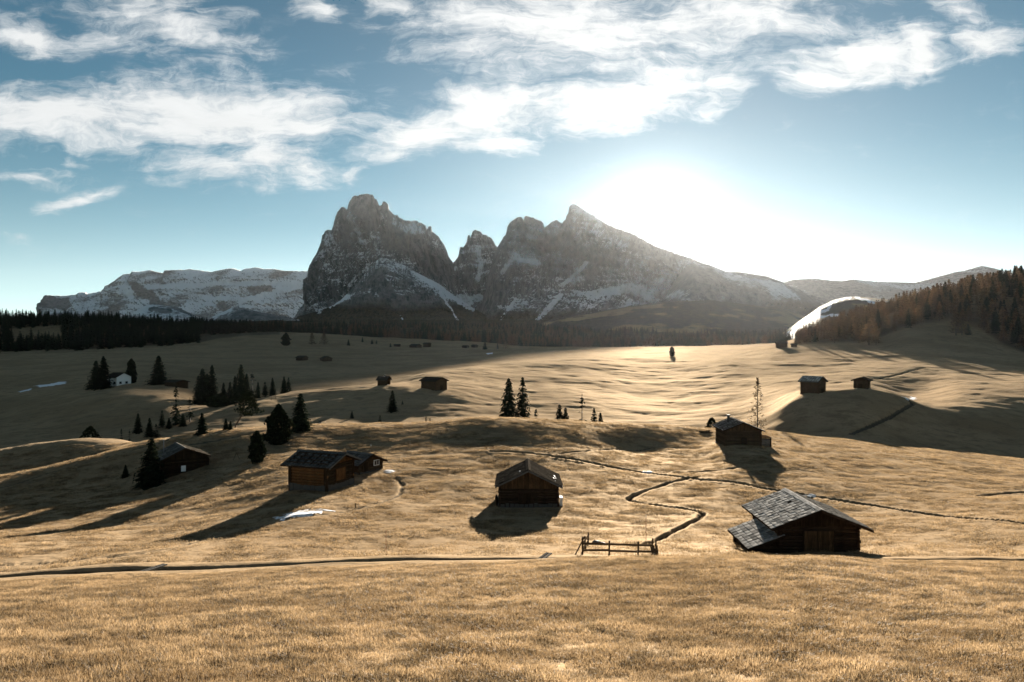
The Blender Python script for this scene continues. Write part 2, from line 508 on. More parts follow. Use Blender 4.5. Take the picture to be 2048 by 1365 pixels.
def pchip(xk, yk, xq):
    h = np.diff(xk); d = np.diff(yk) / h
    m_ = np.zeros_like(yk)
    m_[1:-1] = 0
    s_ = d[:-1] * d[1:] > 0
    w1 = 2 * h[1:] + h[:-1]; w2 = h[1:] + 2 * h[:-1]
    den = w1 / np.where(s_, d[:-1], 1) + w2 / np.where(s_, d[1:], 1)
    m_[1:-1] = np.where(s_, (w1 + w2) / den, 0)
    m_[0] = d[0]; m_[-1] = d[-1]
    i = np.clip(np.searchsorted(xk, xq) - 1, 0, len(xk) - 2)
    t = (xq - xk[i]) / h[i]
    t2 = t * t; t3 = t2 * t
    return (2 * t3 - 3 * t2 + 1) * yk[i] + (t3 - 2 * t2 + t) * h[i] * m_[i] + (-2 * t3 + 3 * t2) * yk[i + 1] + (t3 - t2) * h[i] * m_[i + 1]


LY = np.linspace(math.log(3.0), math.log(12000.0), 2600)
YT = np.exp(LY)
T = np.stack([pchip(KY[i], KZ[i], YT) for i in range(NP_)], 0)
for _ in range(2):   # soften the creases between the lofted lines
    T[:, 1:-1] = 0.25 * T[:, :-2] + 0.5 * T[:, 1:-1] + 0.25 * T[:, 2:]


def base_h(x, y):
    yy = np.maximum(y, 3.01)
    px = np.clip(CX + FPX * x / yy, PXG[0], PXG[-1] - 0.01)
    fi = (px - PXG[0]) / 5.0
    fj = (np.log(np.clip(yy, 3.01, 11990)) - LY[0]) / (LY[1] - LY[0])
    i = fi.astype(int); j = np.minimum(fj.astype(int), len(LY) - 2)
    a = fi - i; b = fj - j
    return (T[i, j] * (1 - a) + T[i + 1, j] * a) * (1 - b) + (T[i, j + 1] * (1 - a) + T[i + 1, j + 1] * a) * b


def rough_h(x, y):
    d = y
    z = 0.42 * fbm(x / 15, y / 15, 2, 5) * sstep(d, 10, 60)
    z += 0.10 * fbm(x / 4.2, y / 2.6, 3, 11) * sstep(d, 20, 60)
    z += 0.9 * fbm(x / 38, y / 34, 2, 21) * sstep(d, 140, 240)
    z += 1.5 * fbm(x / 80, y / 70, 2, 25) * sstep(d, 420, 700)
    z += 0.22 * fbm(x / 11, y / 6, 3, 31) * sstep(d, 150, 260)
    z += 0.075 * fbm(x / 1.5, y / 0.95, 3, 51) * sstep(d, 48, 62) * (1 - sstep(d, 150, 190)) * (0.5 + sstep(fbm(x / 14, y / 9, 2, 52), -.2, .4))
    z += 0.17 * fbm(x / 15, y / 3.6, 3, 55, 0.5, True) * sstep(d, 170, 230) * (1 - sstep(d, 520, 700))
    z += 8.0 * fbm(x / 220, y / 200, 4, 41) * sstep(d, 1250, 2000)
    return z


def ground_line(pts, base=True):
    """picture points on the ground -> world points on the first visible ground"""
    out = []
    for (px, py) in pts:
        yy = np.exp(np.linspace(math.log(14), math.log(1150), 4000))
        xx = (px - CX) / FPX * yy
        zz = base_h(xx, yy) + rough_h(xx, yy)
        rows = HY - FPX * zz / yy
        k = np.argmax(rows <= py)
        if rows[k] > py: k = len(yy) - 1
        out.append((xx[k], yy[k], zz[k]))
    return np.array(out)


def densify(p, step):
    q = [p[0]]
    for a, b in zip(p[:-1], p[1:]):
        n = max(1, int(np.hypot(*(b - a)[:2]) / step))
        for k in range(1, n + 1): q.append(a + (b - a) * k / n)
    q = np.array(q)
    if len(q) > 8:
        for _ in range(3):
            q[1:-1] = 0.25 * q[:-2] + 0.5 * q[1:-1] + 0.25 * q[2:]
    return q


DITCH = [  # (picture polyline, half width m, depth m)
    ([(985, 903), (1040, 905), (1100, 912), (1180, 925), (1280, 945), (1380, 958), (1470, 965), (1540, 980), (1620, 992), (1690, 1003), (1750, 1012), (1850, 1028), (1950, 1038), (2048, 1048), (2120, 1056)], 0.36, 0.42),
    ([(1395, 955), (1340, 966), (1290, 982), (1262, 995), (1254, 1001), (1275, 1006), (1320, 1013), (1380, 1020), (1408, 1027), (1395, 1040), (1370, 1053), (1330, 1072), (1300, 1087), (1265, 1094)], 0.29, 0.40),
    ([(1350, 946), (1400, 944), (1450, 940), (1500, 935), (1545, 929)], 0.28, 0.25),
    ([(1120, 908), (1170, 903), (1230, 899), (1300, 897)], 0.25, 0.18),
    ([(1960, 993), (2010, 988), (2060, 984)], 0.35, 0.35),
    ([(1700, 868), (1740, 852), (1790, 828), (1826, 808), (1815, 798)], 0.55, 0.7),
]
PATHS = [
    ([(0, 1131), (60, 1128), (130, 1124), (200, 1116), (300, 1105), (350, 1096), (395, 1083), (470, 1064), (560, 1043), (640, 1030), (700, 1021), (760, 1005), (800, 990), (806, 970), (790, 955)], 0.3, 0.12),
    ([(1600, 776), (1640, 768), (1700, 762), (1760, 757), (1850, 735)], 0.8, 0.3),
    ([(420, 860), (330, 884), (200, 918), (100, 945), (0, 975)], 0.4, 0.2),
    ([(640, 842), (560, 858), (440, 880), (300, 905)], 0.4, 0.15),
    ([(500, 930), (430, 955), (380, 975), (330, 985)], 0.35, 0.2),
]
TRACK = [([(-200, 1162), (0, 1152), (150, 1147), (300, 1140), (500, 1131.5), (700, 1123.5), (900, 1119), (1080, 1118), (1170, 1116.5)], 1.15, 0.42),
         ([(1690, 1122), (1760, 1121.5), (1850, 1119.5), (1950, 1118), (2048, 1117), (2250, 1116)], 1.7, 0.75)]

LINES = []
for kind, lst in (('d', DITCH), ('p', PATHS), ('t', TRACK)):
    for pts, hw, dep in lst:
        if kind == 't':   # the track runs just behind the crest: set its distance outright
            p = np.array([((px - CX) / FPX * 48.3, 48.3, 0.0) for px, py in pts])
        else:
            p = ground_line(pts)
        LINES.append((kind, densify(p, 0.5), hw, dep))


def carve(x, y, wide=1.0):
    dz = np.zeros_like(x); dm = np.zeros_like(x); tm = np.zeros_like(x); pm = np.zeros_like(x)
    wob = 0.35 * fbm(x / 1.7, y / 1.7, 2, 77)
    for kind, p, hw, dep in LINES:
        lo = p[:, :2].min(0) - 3; hi = p[:, :2].max(0) + 3
        sel = np.where((x > lo[0]) & (x < hi[0]) & (y > lo[1]) & (y < hi[1]))[0]
        if len(sel) == 0: continue
        hw = hw * wide
        best = np.full(len(sel), 1e9)
        xs = x[sel]; ysv = y[sel]
        for c in range(0, len(sel), 20000):
            q = np.hypot(xs[c:c + 20000, None] - p[None, :, 0], ysv[c:c + 20000, None] - p[None, :, 1])
            best[c:c + 20000] = q.min(1)
        w_ = hw * (1 + wob[sel] * (1.1 if kind != 't' else 0.35))
        m_ = 1 - sstep(best, w_ * 0.55, w_ * 1.35)
        dz[sel] -= dep * m_
        # a low rim of thrown-up turf
        dz[sel] += (0.10 if kind != 'p' else 0.05) * np.exp(-((best - w_ * 1.9) / (hw * 0.5)) ** 2) * (1 + wob[sel])
        (dm if kind == 'd' else tm if kind == 't' else pm)[sel] = np.maximum((dm if kind == 'd' else tm if kind == 't' else pm)[sel], m_)
    return dz, dm, tm, pm


def height(x, y):
    x = np.atleast_1d(np.asarray(x, float)); y = np.atleast_1d(np.asarray(y, float))
    return base_h(x, y) + rough_h(x, y)


def gz(x, y):
    return float(height([x], [y])[0])


def ground_at(px, py):
    return Vector(ground_line([(px, py)])[0])


def ground_Y(px, Y):
    x = (px - CX) / FPX * Y
    return Vector((x, Y, gz(x, Y)))


rows = np.concatenate([np.arange(3.2, 40, 0.55), np.arange(40, 54, 0.22), np.arange(54, 112, 0.42), np.arange(112, 170, 0.55), np.arange(170, 430, 1.25),
                       np.arange(430, 1050, 4.0), np.arange(1050, 4000, 30.0), np.array([4000, 5000, 7000, 11900.0])])
cols = np.concatenate([np.arange(-640, -60, 20.0), np.arange(-60, 2110, 3.2), np.arange(2110, 2700, 20.0)])
GX = (cols[None, :] - CX) / FPX * rows[:, None]
GY = np.repeat(rows[:, None], len(cols), 1)
gx = GX.ravel(); gy = GY.ravel()
gzv = height(gx, gy)
cz, dmk, tmk, pmk = carve(gx, gy)
gzv = gzv + cz
nr, nc = len(rows), len(cols)
idx = np.arange(nr * nc).reshape(nr, nc)
quads = np.stack([idx[:-1, :-1], idx[:-1, 1:], idx[1:, 1:], idx[1:, :-1]], -1).reshape(-1, 4)
GV = np.stack([gx, gy, gzv], 1)
soil = np.maximum(np.maximum(dmk, tmk), pmk * 0.75)
worn = sstep(fbm(gx / 9, gy / 5, 4, 90), 0.12, 0.5)
_px = CX + FPX * gx / gy
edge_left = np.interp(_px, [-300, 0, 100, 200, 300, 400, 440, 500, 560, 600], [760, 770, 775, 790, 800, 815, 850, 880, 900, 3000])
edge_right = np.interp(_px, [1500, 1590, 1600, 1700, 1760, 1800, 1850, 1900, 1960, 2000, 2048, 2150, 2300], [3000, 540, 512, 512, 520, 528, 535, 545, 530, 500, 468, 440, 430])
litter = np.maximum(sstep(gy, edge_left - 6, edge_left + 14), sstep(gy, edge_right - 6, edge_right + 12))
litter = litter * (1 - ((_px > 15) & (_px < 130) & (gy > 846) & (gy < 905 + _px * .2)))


def sub_mesh(name, sel, mat, kind='structure'):
    q = quads[sel]
    used, inv = np.unique(q.ravel(), return_inverse=True)
    me = mesh_np(name, GV[used], inv.reshape(-1, 4), True, {'soil': soil[used], 'worn': worn[used], 'litter': litter[used]})
    o = link(name, me, mat)
    tag(o, kind=kind)
    return o


# ground material: dry autumn turf, streaked, with bare soil where the attribute says so
m_, t, b = new_mat('dry autumn turf')
geo = t.n('ShaderNodeNewGeometry').outputs['Position']
n_big = t.noise(t.map(geo, scale=(0.02, 0.03, 0.02)), 1.0, 5, 0.6)
n_mid = t.noise(t.map(geo, scale=(0.16, 0.30, 0.16)), 1.0, 6, 0.65, 0.4)
n_fin = t.noise(t.map(geo, scale=(2.2, 2.2, 2.2)), 1.0, 6, 0.7)
n_clod = t.noise(t.map(geo, scale=(0.5, 1.0, 0.5)), 1.0, 7, 0.7, 0.5)
straw = t.mix(t.ss(n_big, 0.38, 0.62), (0.235, 0.163, 0.092), (0.165, 0.108, 0.057))
col = t.mix(t.m('MULTIPLY', t.ss(n_mid, 0.46, 0.66), 0.75), straw, (0.105, 0.07, 0.038))
col = t.mix(t.m('MULTIPLY', t.ss(n_clod, 0.53, 0.70), 0.7), col, (0.055, 0.038, 0.022))
col = t.mix(t.m('MULTIPLY', t.ss(n_fin, 0.5, 0.75), 0.4), col, (0.33, 0.25, 0.155))
col = t.mix(t.m('MULTIPLY', attr(t, 'worn'), 0.35), col, (0.12, 0.083, 0.045))
soil_c = t.mix(t.ss(n_fin, 0.35, 0.65), (0.022, 0.016, 0.011), (0.055, 0.04, 0.027))
col = t.mix(t.ss(t.m('ADD', attr(t, 'soil'), t.m('MULTIPLY', t.m('SUBTRACT', n_clod, 0.5), 0.9)), 0.25, 0.6), col, soil_c)
sepg = t.n('ShaderNodeSeparateXYZ'); t.L.new(geo, sepg.inputs[0])
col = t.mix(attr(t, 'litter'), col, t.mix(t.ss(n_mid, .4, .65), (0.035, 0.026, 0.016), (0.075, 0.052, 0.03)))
far = t.ss(sepg.outputs[1], 1050, 1400)
col = t.mix(far, col, t.mix(t.ss(n_big, 0.45, 0.6), (0.028, 0.026, 0.016), (0.07, 0.055, 0.03)))
t.L.new(col, b.inputs['Base Color'])
b.inputs['Roughness'].default_value = 0.7
b.inputs['Specular IOR Level'].default_value = 0.0
b.inputs['Sheen Weight'].default_value = 0.06
b.inputs['Sheen Roughness'].default_value = 0.45
b.inputs['Sheen Tint'].default_value = (0.95, 0.80, 0.60, 1)
hgt = t.m('ADD', t.m('MULTIPLY', n_fin, 0.10), t.m('ADD', t.m('MULTIPLY', n_clod, 0.20), t.m('MULTIPLY', n_mid, 0.25)))
set_bump(t, b, hgt, 0.85, 1.0)
gl = t.n('ShaderNodeBsdfGlossy'); gl.inputs['Roughness'].default_value = 0.72
t.L.new(t.mix(0.6, col, (0.9, 0.75, 0.55)), gl.inputs['Color'])
mxg = t.n('ShaderNodeMixShader'); t.put(mxg.inputs[0], t.m('MULTIPLY', t.m('SUBTRACT', 1.0, far), 0.06))
t.L.new(b.outputs[0], mxg.inputs[1]); t.L.new(gl.outputs[0], mxg.inputs[2])
t.L.new(mxg.outputs[0], t.t.nodes['Material Output'].inputs[0])
M['turf'] = m_

tq = tmk[quads].mean(1); dq = dmk[quads].mean(1)
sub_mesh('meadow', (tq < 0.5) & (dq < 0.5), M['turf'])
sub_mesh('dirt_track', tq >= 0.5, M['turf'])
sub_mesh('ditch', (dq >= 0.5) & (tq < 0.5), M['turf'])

# ------------------------------------------------------------------ mountains
m_, t, b = new_mat('dolomite rock and snow')
geo = t.n('ShaderNodeNewGeometry').outputs['Position']
na = t.noise(t.map(geo, scale=(0.03, 0.02, 0.006)), 1.0, 7, 0.68)
nb = t.noise(t.map(geo, scale=(0.05, 0.05, 0.03)), 1.0, 6, 0.7)
rock = t.mix(t.ss(na, 0.35, 0.65), (0.12, 0.123, 0.125), (0.36, 0.335, 0.305))
rock = t.mix(t.m('MULTIPLY', t.ss(nb, 0.45, 0.75), 0.5), rock, (0.085, 0.086, 0.088))
scrub = t.mix(t.ss(nb, 0.4, 0.62), (0.030, 0.028, 0.016), (0.10, 0.075, 0.04))
rock = t.mix(attr(t, 'scrub'), rock, scrub)
snowf = t.ss(t.m('ADD', attr(t, 'snow'), t.m('MULTIPLY', t.m('SUBTRACT', nb, 0.5), 1.5)), 0.38, 0.62)
col = t.mix(snowf, rock, (0.92, 0.92, 0.92))
t.L.new(col, b.inputs['Base Color'])
b.inputs['Roughness'].default_value = 0.85
b.inputs['Specular IOR Level'].default_value = 0.1
set_bump(t, b, t.m('ADD', t.m('MULTIPLY', nb, 22.0), t.m('MULTIPLY', na, 24.0)), 1.0, 1.0)
M['rock'] = m_


def seg_dist(px, py, poly):
    d = np.full(px.shape, 1e9)
    for (a, b_) in zip(poly[:-1], poly[1:]):
        ax, ay = a[:2]; bx, by = b_[:2]
        vx, vy = bx - ax, by - ay
        tt = np.clip(((px - ax) * vx + (py - ay) * vy) / (vx * vx + vy * vy + 1e-9), 0, 1)
        d = np.minimum(d, np.hypot(px - ax - tt * vx, py - ay - tt * vy))
    return d


def sheet(name, sky_pts, Yr, Yb, base_py, step, nv, seed, jag=1.5, pillar=90, ledge=60, talus=0.35, snow_nz=0.55, snow_amt=1.0,
          snow_lo=690, snow_hi=300, patches=(), scrub_py=None, diag=0.0, band=0.0, freq=1.0, xr=None, bare_nz=0.0, mat=None):
    """a mountain wall lofted from its foot to its skyline, then carved with noise in depth"""
    sp_ = np.array(sky_pts, float)
    x0, x1 = xr or (sp_[0, 0], sp_[-1, 0])
    pxs = np.arange(x0, x1 + 0.01, step)
    top = np.interp(pxs, sp_[:, 0], sp_[:, 1])
    top = top + jag * (fbm(pxs / 7.0, 0 * pxs, 3, seed, 0.6) - 0.9 * np.maximum(0, fbm(pxs / 3.5, 0 * pxs, 2, seed + 31, 0.6, True) - .35)) * np.interp(pxs, [x0, x0 + 10, x1 - 10, x1], [0, 1, 1, 0])
    Yrr = np.interp(pxs, sp_[:, 0], sp_[:, 2]) if sp_.shape[1] > 2 else np.full(pxs.shape, float(Yr))
    v = np.linspace(0, 1, nv)
    vs = v[:, None]
    ztop = (HY - top) / FPX * Yrr
    zb = (HY - base_py) / FPX * Yb
    hh = np.maximum(ztop - zb, 1.0)
    # foot gentle, wall steep
    g = np.where(vs < talus, vs / talus * 0.62, 0.62 + (vs - talus) / (1 - talus) * 0.38)
    Y0 = Yb + (Yrr[None, :] - Yb) * g
    Z0 = zb + hh[None, :] * vs
    X0 = (pxs[None, :] - CX) / FPX * Y0
    Xw = (pxs[None, :] - CX) / FPX * Yrr[None, :] + 0 * vs
    sheer = sstep(vs, talus * 0.7, talus * 1.3)
    u_ = Xw / (1.0)
    dia = u_ + diag * Z0
    wx = 40 * fbm(u_ / 300 * freq, Z0 / 300 * freq, 3, seed + 50)
    pil = fbm((dia + wx) / 130 * freq, Z0 / 620 * freq, 5, seed + 1, 0.58, True)
    pil2 = fbm((u_ + wx) / 38 * freq, Z0 / 230 * freq, 4, seed + 2, 0.6, True)
    led = fbm((u_ + 0.6 * Z0) / 420 * freq, (Z0 + wx - 0.35 * diag * u_) / 95 * freq, 4, seed + 3, 0.6)
    hum = fbm(u_ / 160 * freq, Z0 / 120 * freq, 5, seed + 4, 0.58, True)
    pil3 = fbm((u_ + 0.5 * wx) / 15, Z0 / 130, 3, seed + 15, 0.6, True)
    keep = sstep(vs, -0.02, 0.15) * (0.12 + 0.88 * sstep(1 - vs, 0.0, 0.22))
    dep = (pillar * (pil * 0.75 + pil2 * 0.3) * (0.35 + 0.65 * sheer) + ledge * led + 26 * pil3 * (0.4 + 0.6 * sheer) + (1 - sheer) * pillar * 0.7 * hum) * keep
    if band:
        stp = np.tanh(3.0 * np.sin(Z0 / band + 1.5 * fbm(u_ / 500, Z0 / 200, 2, seed + 8)))
        dep = dep + 22 * stp * sheer * keep
    ratio = np.minimum(1.0, hh / 500.0)[None, :]
    Yd = Y0 - dep * ratio
    # displacing along the view keeps height; lateral jitter breaks straight columns
    Xd = X0 + 0.18 * dep * fbm(u_ / 90, Z0 / 90, 2, seed + 6) * ratio
    Zd = Z0 * (1 - dep * ratio / Y0)
    # back of the mountain
    nb_ = 5
    for k in range(1, nb_ + 1):
        q = k / nb_
        Yd = np.vstack([Yd, (Yrr + 900 * q * np.maximum(0.25, ratio[0]))[None, :]])
        Zd = np.vstack([Zd, (ztop - hh * q ** 1.3)[None, :]])
        Xd = np.vstack([Xd, ((pxs - CX) / FPX * Yrr)[None, :]])
    NV = nv + nb_
    PX = CX + FPX * Xd / Yd; PY = HY - FPX * Zd / Yd
    pos = np.stack([Xd, Yd, Zd], -1)
    du = np.gradient(pos, axis=1); dv = np.gradient(pos, axis=0)
    nrm = np.cross(du, dv); nrm /= np.linalg.norm(nrm, axis=-1, keepdims=True) + 1e-9
    nz = np.abs(nrm[..., 2])
    sn = sstep(nz, snow_nz - 0.16, snow_nz + 0.16) * snow_amt
    big = fbm(Xd / 350, Zd / 260, 4, seed + 9)
    sn = sn * (0.62 + 0.75 * big) * sstep(PY, snow_lo, snow_lo - 40) * (1 - sstep(PY, snow_hi, snow_hi - 30) * 0.6)
    if bare_nz: sn = np.maximum(sn, bare_nz * sstep(big, -0.3, 0.3))
    for poly, wd, amt in patches:
        d = seg_dist(PX, PY + 3 * fbm(PX / 9, PY / 9, 2, seed + 12), poly)
        ww = wd * (0.75 + 0.7 * np.abs(fbm(PX / 14, PY / 14, 2, seed + 10)))
        p_ = 1 - sstep(d, ww * 0.6, ww * 1.25)
        brk = 0.5 + 0.9 * fbm(PX / 6 + PY / 11, PY / 5, 4, seed + 14, 0.6)
        soft = np.exp(-(d / (wd * 1.5)) ** 2)
        sn = np.maximum(sn, np.clip(p_ * amt * (0.42 + 0.62 * brk), 0, 1)) + 0.25 * soft * amt * sstep(nz, .35, .7) if amt > 0 else sn * (1 + amt * p_)
    sc = np.zeros_like(sn)
    if scrub_py is not None:
        sc = sstep(PY + 18 * big, scrub_py, scrub_py + 25)
        sn = np.where(sn < 0.9, sn * (1 - 0.6 * sc), sn)
    n_c = len(pxs)
    ii = np.arange(NV * n_c).reshape(NV, n_c)
    q = np.stack([ii[:-1, :-1], ii[:-1, 1:], ii[1:, 1:], ii[1:, :-1]], -1).reshape(-1, 4)
    me = mesh_np(name, pos.reshape(-1, 3), q, False, {'snow': np.clip(sn, 0, 1), 'scrub': np.clip(sc, 0, 1)})
    o = link(name, me, mat or M['rock'])
    tag(o, kind='structure')
    return o


# table mountain far off
sheet('mountain', [(60, 640), (82, 625), (85, 613), (85.5, 595), (89.7, 590.6), (130.8, 592), (153.5, 589), (159, 585), (171.9, 585), (174.7, 588), (207, 582), (209.5, 572), (218.6, 569.4), (229.9, 561), (246.9, 548.7), (261, 548), (264, 543), (278, 544), (299, 540.5), (326, 546.7), (329, 541), (371.5, 539.6), (380, 538), (411, 542.5), (422, 544), (459, 536.8), (468, 537.4), (482, 542), (490, 538), (513, 534.8), (527, 538), (547, 538), (570, 542), (615, 542.5), (660, 546), (720, 560)],
      9200, 6600, 690, 1.25, 110, 3, jag=1.2, pillar=110, ledge=120, talus=0.6, freq=1.7, snow_nz=0.66, snow_amt=0.9, snow_lo=660,
      patches=[([(250, 582), (300, 574), (390, 572), (450, 566), (520, 566), (620, 568)], 5, 1.0), ([(250, 575), (262, 592)], 7, 1.0), ([(480, 603), (530, 588)], 6, 1.0), ([(415, 597), (445, 597)], 5, 0.95), ([(560, 580), (600, 572)], 8, 0.9), ([(540, 590), (560, 575)], 5, 0.9),
               ([(270, 575), (300, 590), (320, 612)], 11, -0.85), ([(90, 600), (130, 610)], 14, -0.7), ([(500, 578), (540, 575)], 6, -0.8), ([(440, 610), (455, 620)], 9, -0.7)], band=30)
sheet('mountain', [(235, 645), (255, 634), (275, 620), (290, 612), (305, 609), (320, 610), (340, 613), (356, 615), (375, 624), (395, 633), (415, 638), (440, 627), (465, 615), (478, 615), (490, 617), (515, 623), (540, 629), (560, 632), (600, 640)],
      3400, 2700, 668, 1.2, 40, 13, jag=0.8, pillar=25, ledge=20, talus=0.9, snow_nz=0.3, snow_amt=0.9, snow_lo=700, patches=[([(345, 613), (390, 630)], 3, -1.0), ([(300, 618), (340, 622)], 4, -0.7), ([(480, 625), (540, 633)], 4, -0.7), ([(262, 628), (295, 612)], 6, 1.0), ([(425, 632), (460, 618)], 6, 1.0)])
# the great tower wall
sheet('mountain', [(585, 642), (597, 622), (605, 612), (611, 600), (615, 580), (616.8, 538), (623.6, 526.7), (635, 504), (642.9, 485.8), (645.2, 472), (655.4, 459.7), (663.4, 462), (667.9, 449.5), (671.3, 433.6), (682.7, 414.3), (688.3, 415.4), (690.6, 417.7), (695.8, 418.8), (697.4, 407.5), (705.4, 395), (719, 390.4), (734.9, 388.6), (747.4, 392.3), (750.8, 399.5), (753, 396.8), (755.3, 404), (758.8, 413.2), (763.3, 412), (766.7, 405.2), (772.4, 403.4), (777, 409.7), (778, 418.8), (787, 430), (791.7, 432.5), (795, 429.5), (798.5, 435.9), (809.9, 441.5), (833.7, 443.8), (836, 440.9), (838, 445), (851.9, 451.8), (854, 459.7), (857.6, 452.2), (863.2, 454), (864.4, 463), (878, 474.5), (889.4, 492.7), (898.4, 515.4), (905.3, 526), (912, 552), (918, 590), (926, 640)],
      5300, 4300, 690, 0.9, 260, 101, jag=4.0, pillar=190, ledge=60, talus=0.30, snow_nz=0.60, snow_amt=0.9, snow_lo=650, snow_hi=440, diag=0.35, freq=1.15,
      patches=[([(700, 470), (715, 458), (722, 485)], 5, 0.6), ([(805, 470), (815, 465)], 6, 1.0), ([(745, 480), (755, 500)], 5, 0.55), ([(693, 435), (702, 445)], 5, 0.5), ([(700, 570), (735, 530)], 6, 0.6), ([(680, 420), (690, 470)], 12, -0.9), ([(780, 470), (840, 500), (880, 540)], 24, -0.85), ([(725, 420), (740, 450)], 16, -0.9), ([(630, 530), (625, 570)], 10, -0.85)])
# snow saddle behind the towers
sheet('mountain', [(840, 640), (865, 560), (885, 532), (905, 524.5), (915, 527), (935, 522), (960, 530), (1000, 600)],
      5600, 4700, 690, 1.5, 80, 151, jag=0.5, pillar=20, ledge=15, talus=0.6, snow_nz=0.1, snow_amt=0.3, bare_nz=0.95, snow_lo=720, snow_hi=300)
# snowy foot of the wall, a blunt pyramid in front of it
sheet('mountain', [(560, 650), (600, 632), (640, 622), (662, 613), (680, 602), (700, 583), (722, 558), (745, 530), (760, 516), (772, 517), (790, 523), (812, 532), (832, 545), (855, 556), (878, 568), (900, 585), (923, 601), (946, 616), (970, 630), (1000, 650)],
      4750, 3900, 700, 0.9, 150, 202, jag=2.0, pillar=75, ledge=85, talus=0.55, snow_nz=0.56, snow_amt=0.92, snow_lo=625, snow_hi=300, diag=-0.3, freq=1.2, scrub_py=598,
      patches=[([(835, 548), (880, 575), (925, 606), (945, 618)], 7, 1.0), ([(880, 585), (900, 615), (918, 645), (925, 655)], 3.0, 1.0), ([(660, 614), (696, 592)], 5, 1.0), ([(783, 602), (797, 625), (810, 645)], 2.4, 0.85), ([(640, 620), (652, 634)], 1.8, 0.7), ([(752, 560), (790, 610), (840, 600)], 20, -0.7), ([(690, 620), (740, 600)], 16, -0.85)])
# the five-fingered towers
sheet('mountain', [(893, 640), (897, 600), (900, 560), (903, 536), (906, 528), (917, 513), (920, 494), (922.3, 493), (924.4, 496), (929.7, 492), (934, 483.5), (936, 470.3), (939.3, 470.7), (940.8, 478), (943.5, 468.6), (945.7, 463.3), (951, 460), (963.7, 465.4), (964.8, 471.8), (968, 468.6), (970, 471.8), (972.9, 469.7), (974.3, 472.8), (980.7, 475), (991.3, 489.8), (995.6, 497.3), (1010, 520), (1030, 570), (1045, 640)],
      5350, 4600, 690, 0.8, 170, 303, jag=3.0, pillar=110, ledge=60, talus=0.25, snow_nz=0.55, snow_amt=0.95, snow_lo=700, snow_hi=470, diag=0.2, freq=1.3,
      patches=[([(890, 575), (905, 595), (935, 605)], 14, 1.0), ([(955, 495), (962, 530), (955, 560)], 6, 0.8), ([(925, 600), (960, 595)], 8, 0.9)])
# the long massif with the leaning peak, running out to the snowy ridge on the other side
sheet('mountain', [(930, 690), (955, 640), (968, 590), (980, 540), (990, 505), (995.6, 494), (1006, 476), (1011.5, 470.7), (1014.7, 453.7), (1023.2, 442), (1036, 434.2), (1044.5, 435.7), (1047.2, 441), (1048.7, 433.5), (1054, 432.5), (1063.6, 435.7), (1078.4, 441), (1087, 447.4), (1089, 454.8), (1095.4, 450.5), (1104, 444.2), (1112.4, 440.3), (1123, 447.4), (1126.2, 443), (1131.5, 440), (1132.6, 432.5), (1135.8, 428.2), (1138, 415.5), (1144.3, 408.7), (1150.7, 409.5), (1165.5, 419.7), (1197.4, 438.9), (1220.8, 452.7), (1268, 470), (1310, 493), (1350, 507), (1388, 520), (1425, 535), (1480, 560), (1540, 600), (1600, 660)],
      5100, 4000, 690, 1.1, 240, 404, jag=3.0, pillar=150, ledge=60, talus=0.36, snow_nz=0.62, snow_amt=0.85, snow_lo=650, snow_hi=400, diag=-0.45, freq=1.2, scrub_py=612,
      patches=[([(1030, 510), (1040, 520), (1075, 525)], 8, 0.95), ([(1145, 412), (1200, 442)], 6, 0.8), ([(1128, 568), (1160, 540), (1172, 525)], 5, 1.0), ([(1075, 640), (1120, 592)], 7, 0.95), ([(985, 662), (1030, 600)], 4, 0.8), ([(1005, 545), (1025, 515)], 6, 0.8), ([(1180, 590), (1260, 575), (1300, 590)], 12, 0.9), ([(1100, 480), (1080, 500)], 14, -0.7)])
sheet('mountain', [(1290, 650), (1330, 590), (1360, 548), (1385.7, 523), (1418.7, 530), (1453.8, 543.7), (1475.8, 543.7), (1497.8, 547), (1533, 552.5), (1550.5, 559), (1567, 564.6), (1600, 580), (1660, 620), (1700, 660)],
      4600, 3400, 690, 1.4, 90, 505, jag=0.5, pillar=75, ledge=20, talus=0.75, snow_nz=0.45, snow_amt=0.5, bare_nz=0.66, snow_lo=625, snow_hi=300, diag=0.5, scrub_py=592)
sheet('mountain', [(1480, 640), (1540, 575), (1567, 565), (1585.6, 559.5), (1629.6, 557.3), (1662.6, 561.3), (1682.3, 562.4), (1706.5, 558.7), (1730.7, 561.7), (1755.5, 563.4), (1829, 565.4), (1859, 557.8), (1907, 545), (1928.8, 541), (1962.7, 531.5), (1988.6, 537), (2016.5, 545), (2060, 560), (2200, 585), (2400, 640)],
      5800, 4300, 690, 1.6, 90, 606, jag=0.8, pillar=80, ledge=25, talus=0.7, snow_nz=0.5, snow_amt=0.4, bare_nz=0.55, snow_lo=660, snow_hi=300, diag=0.2, scrub_py=612)

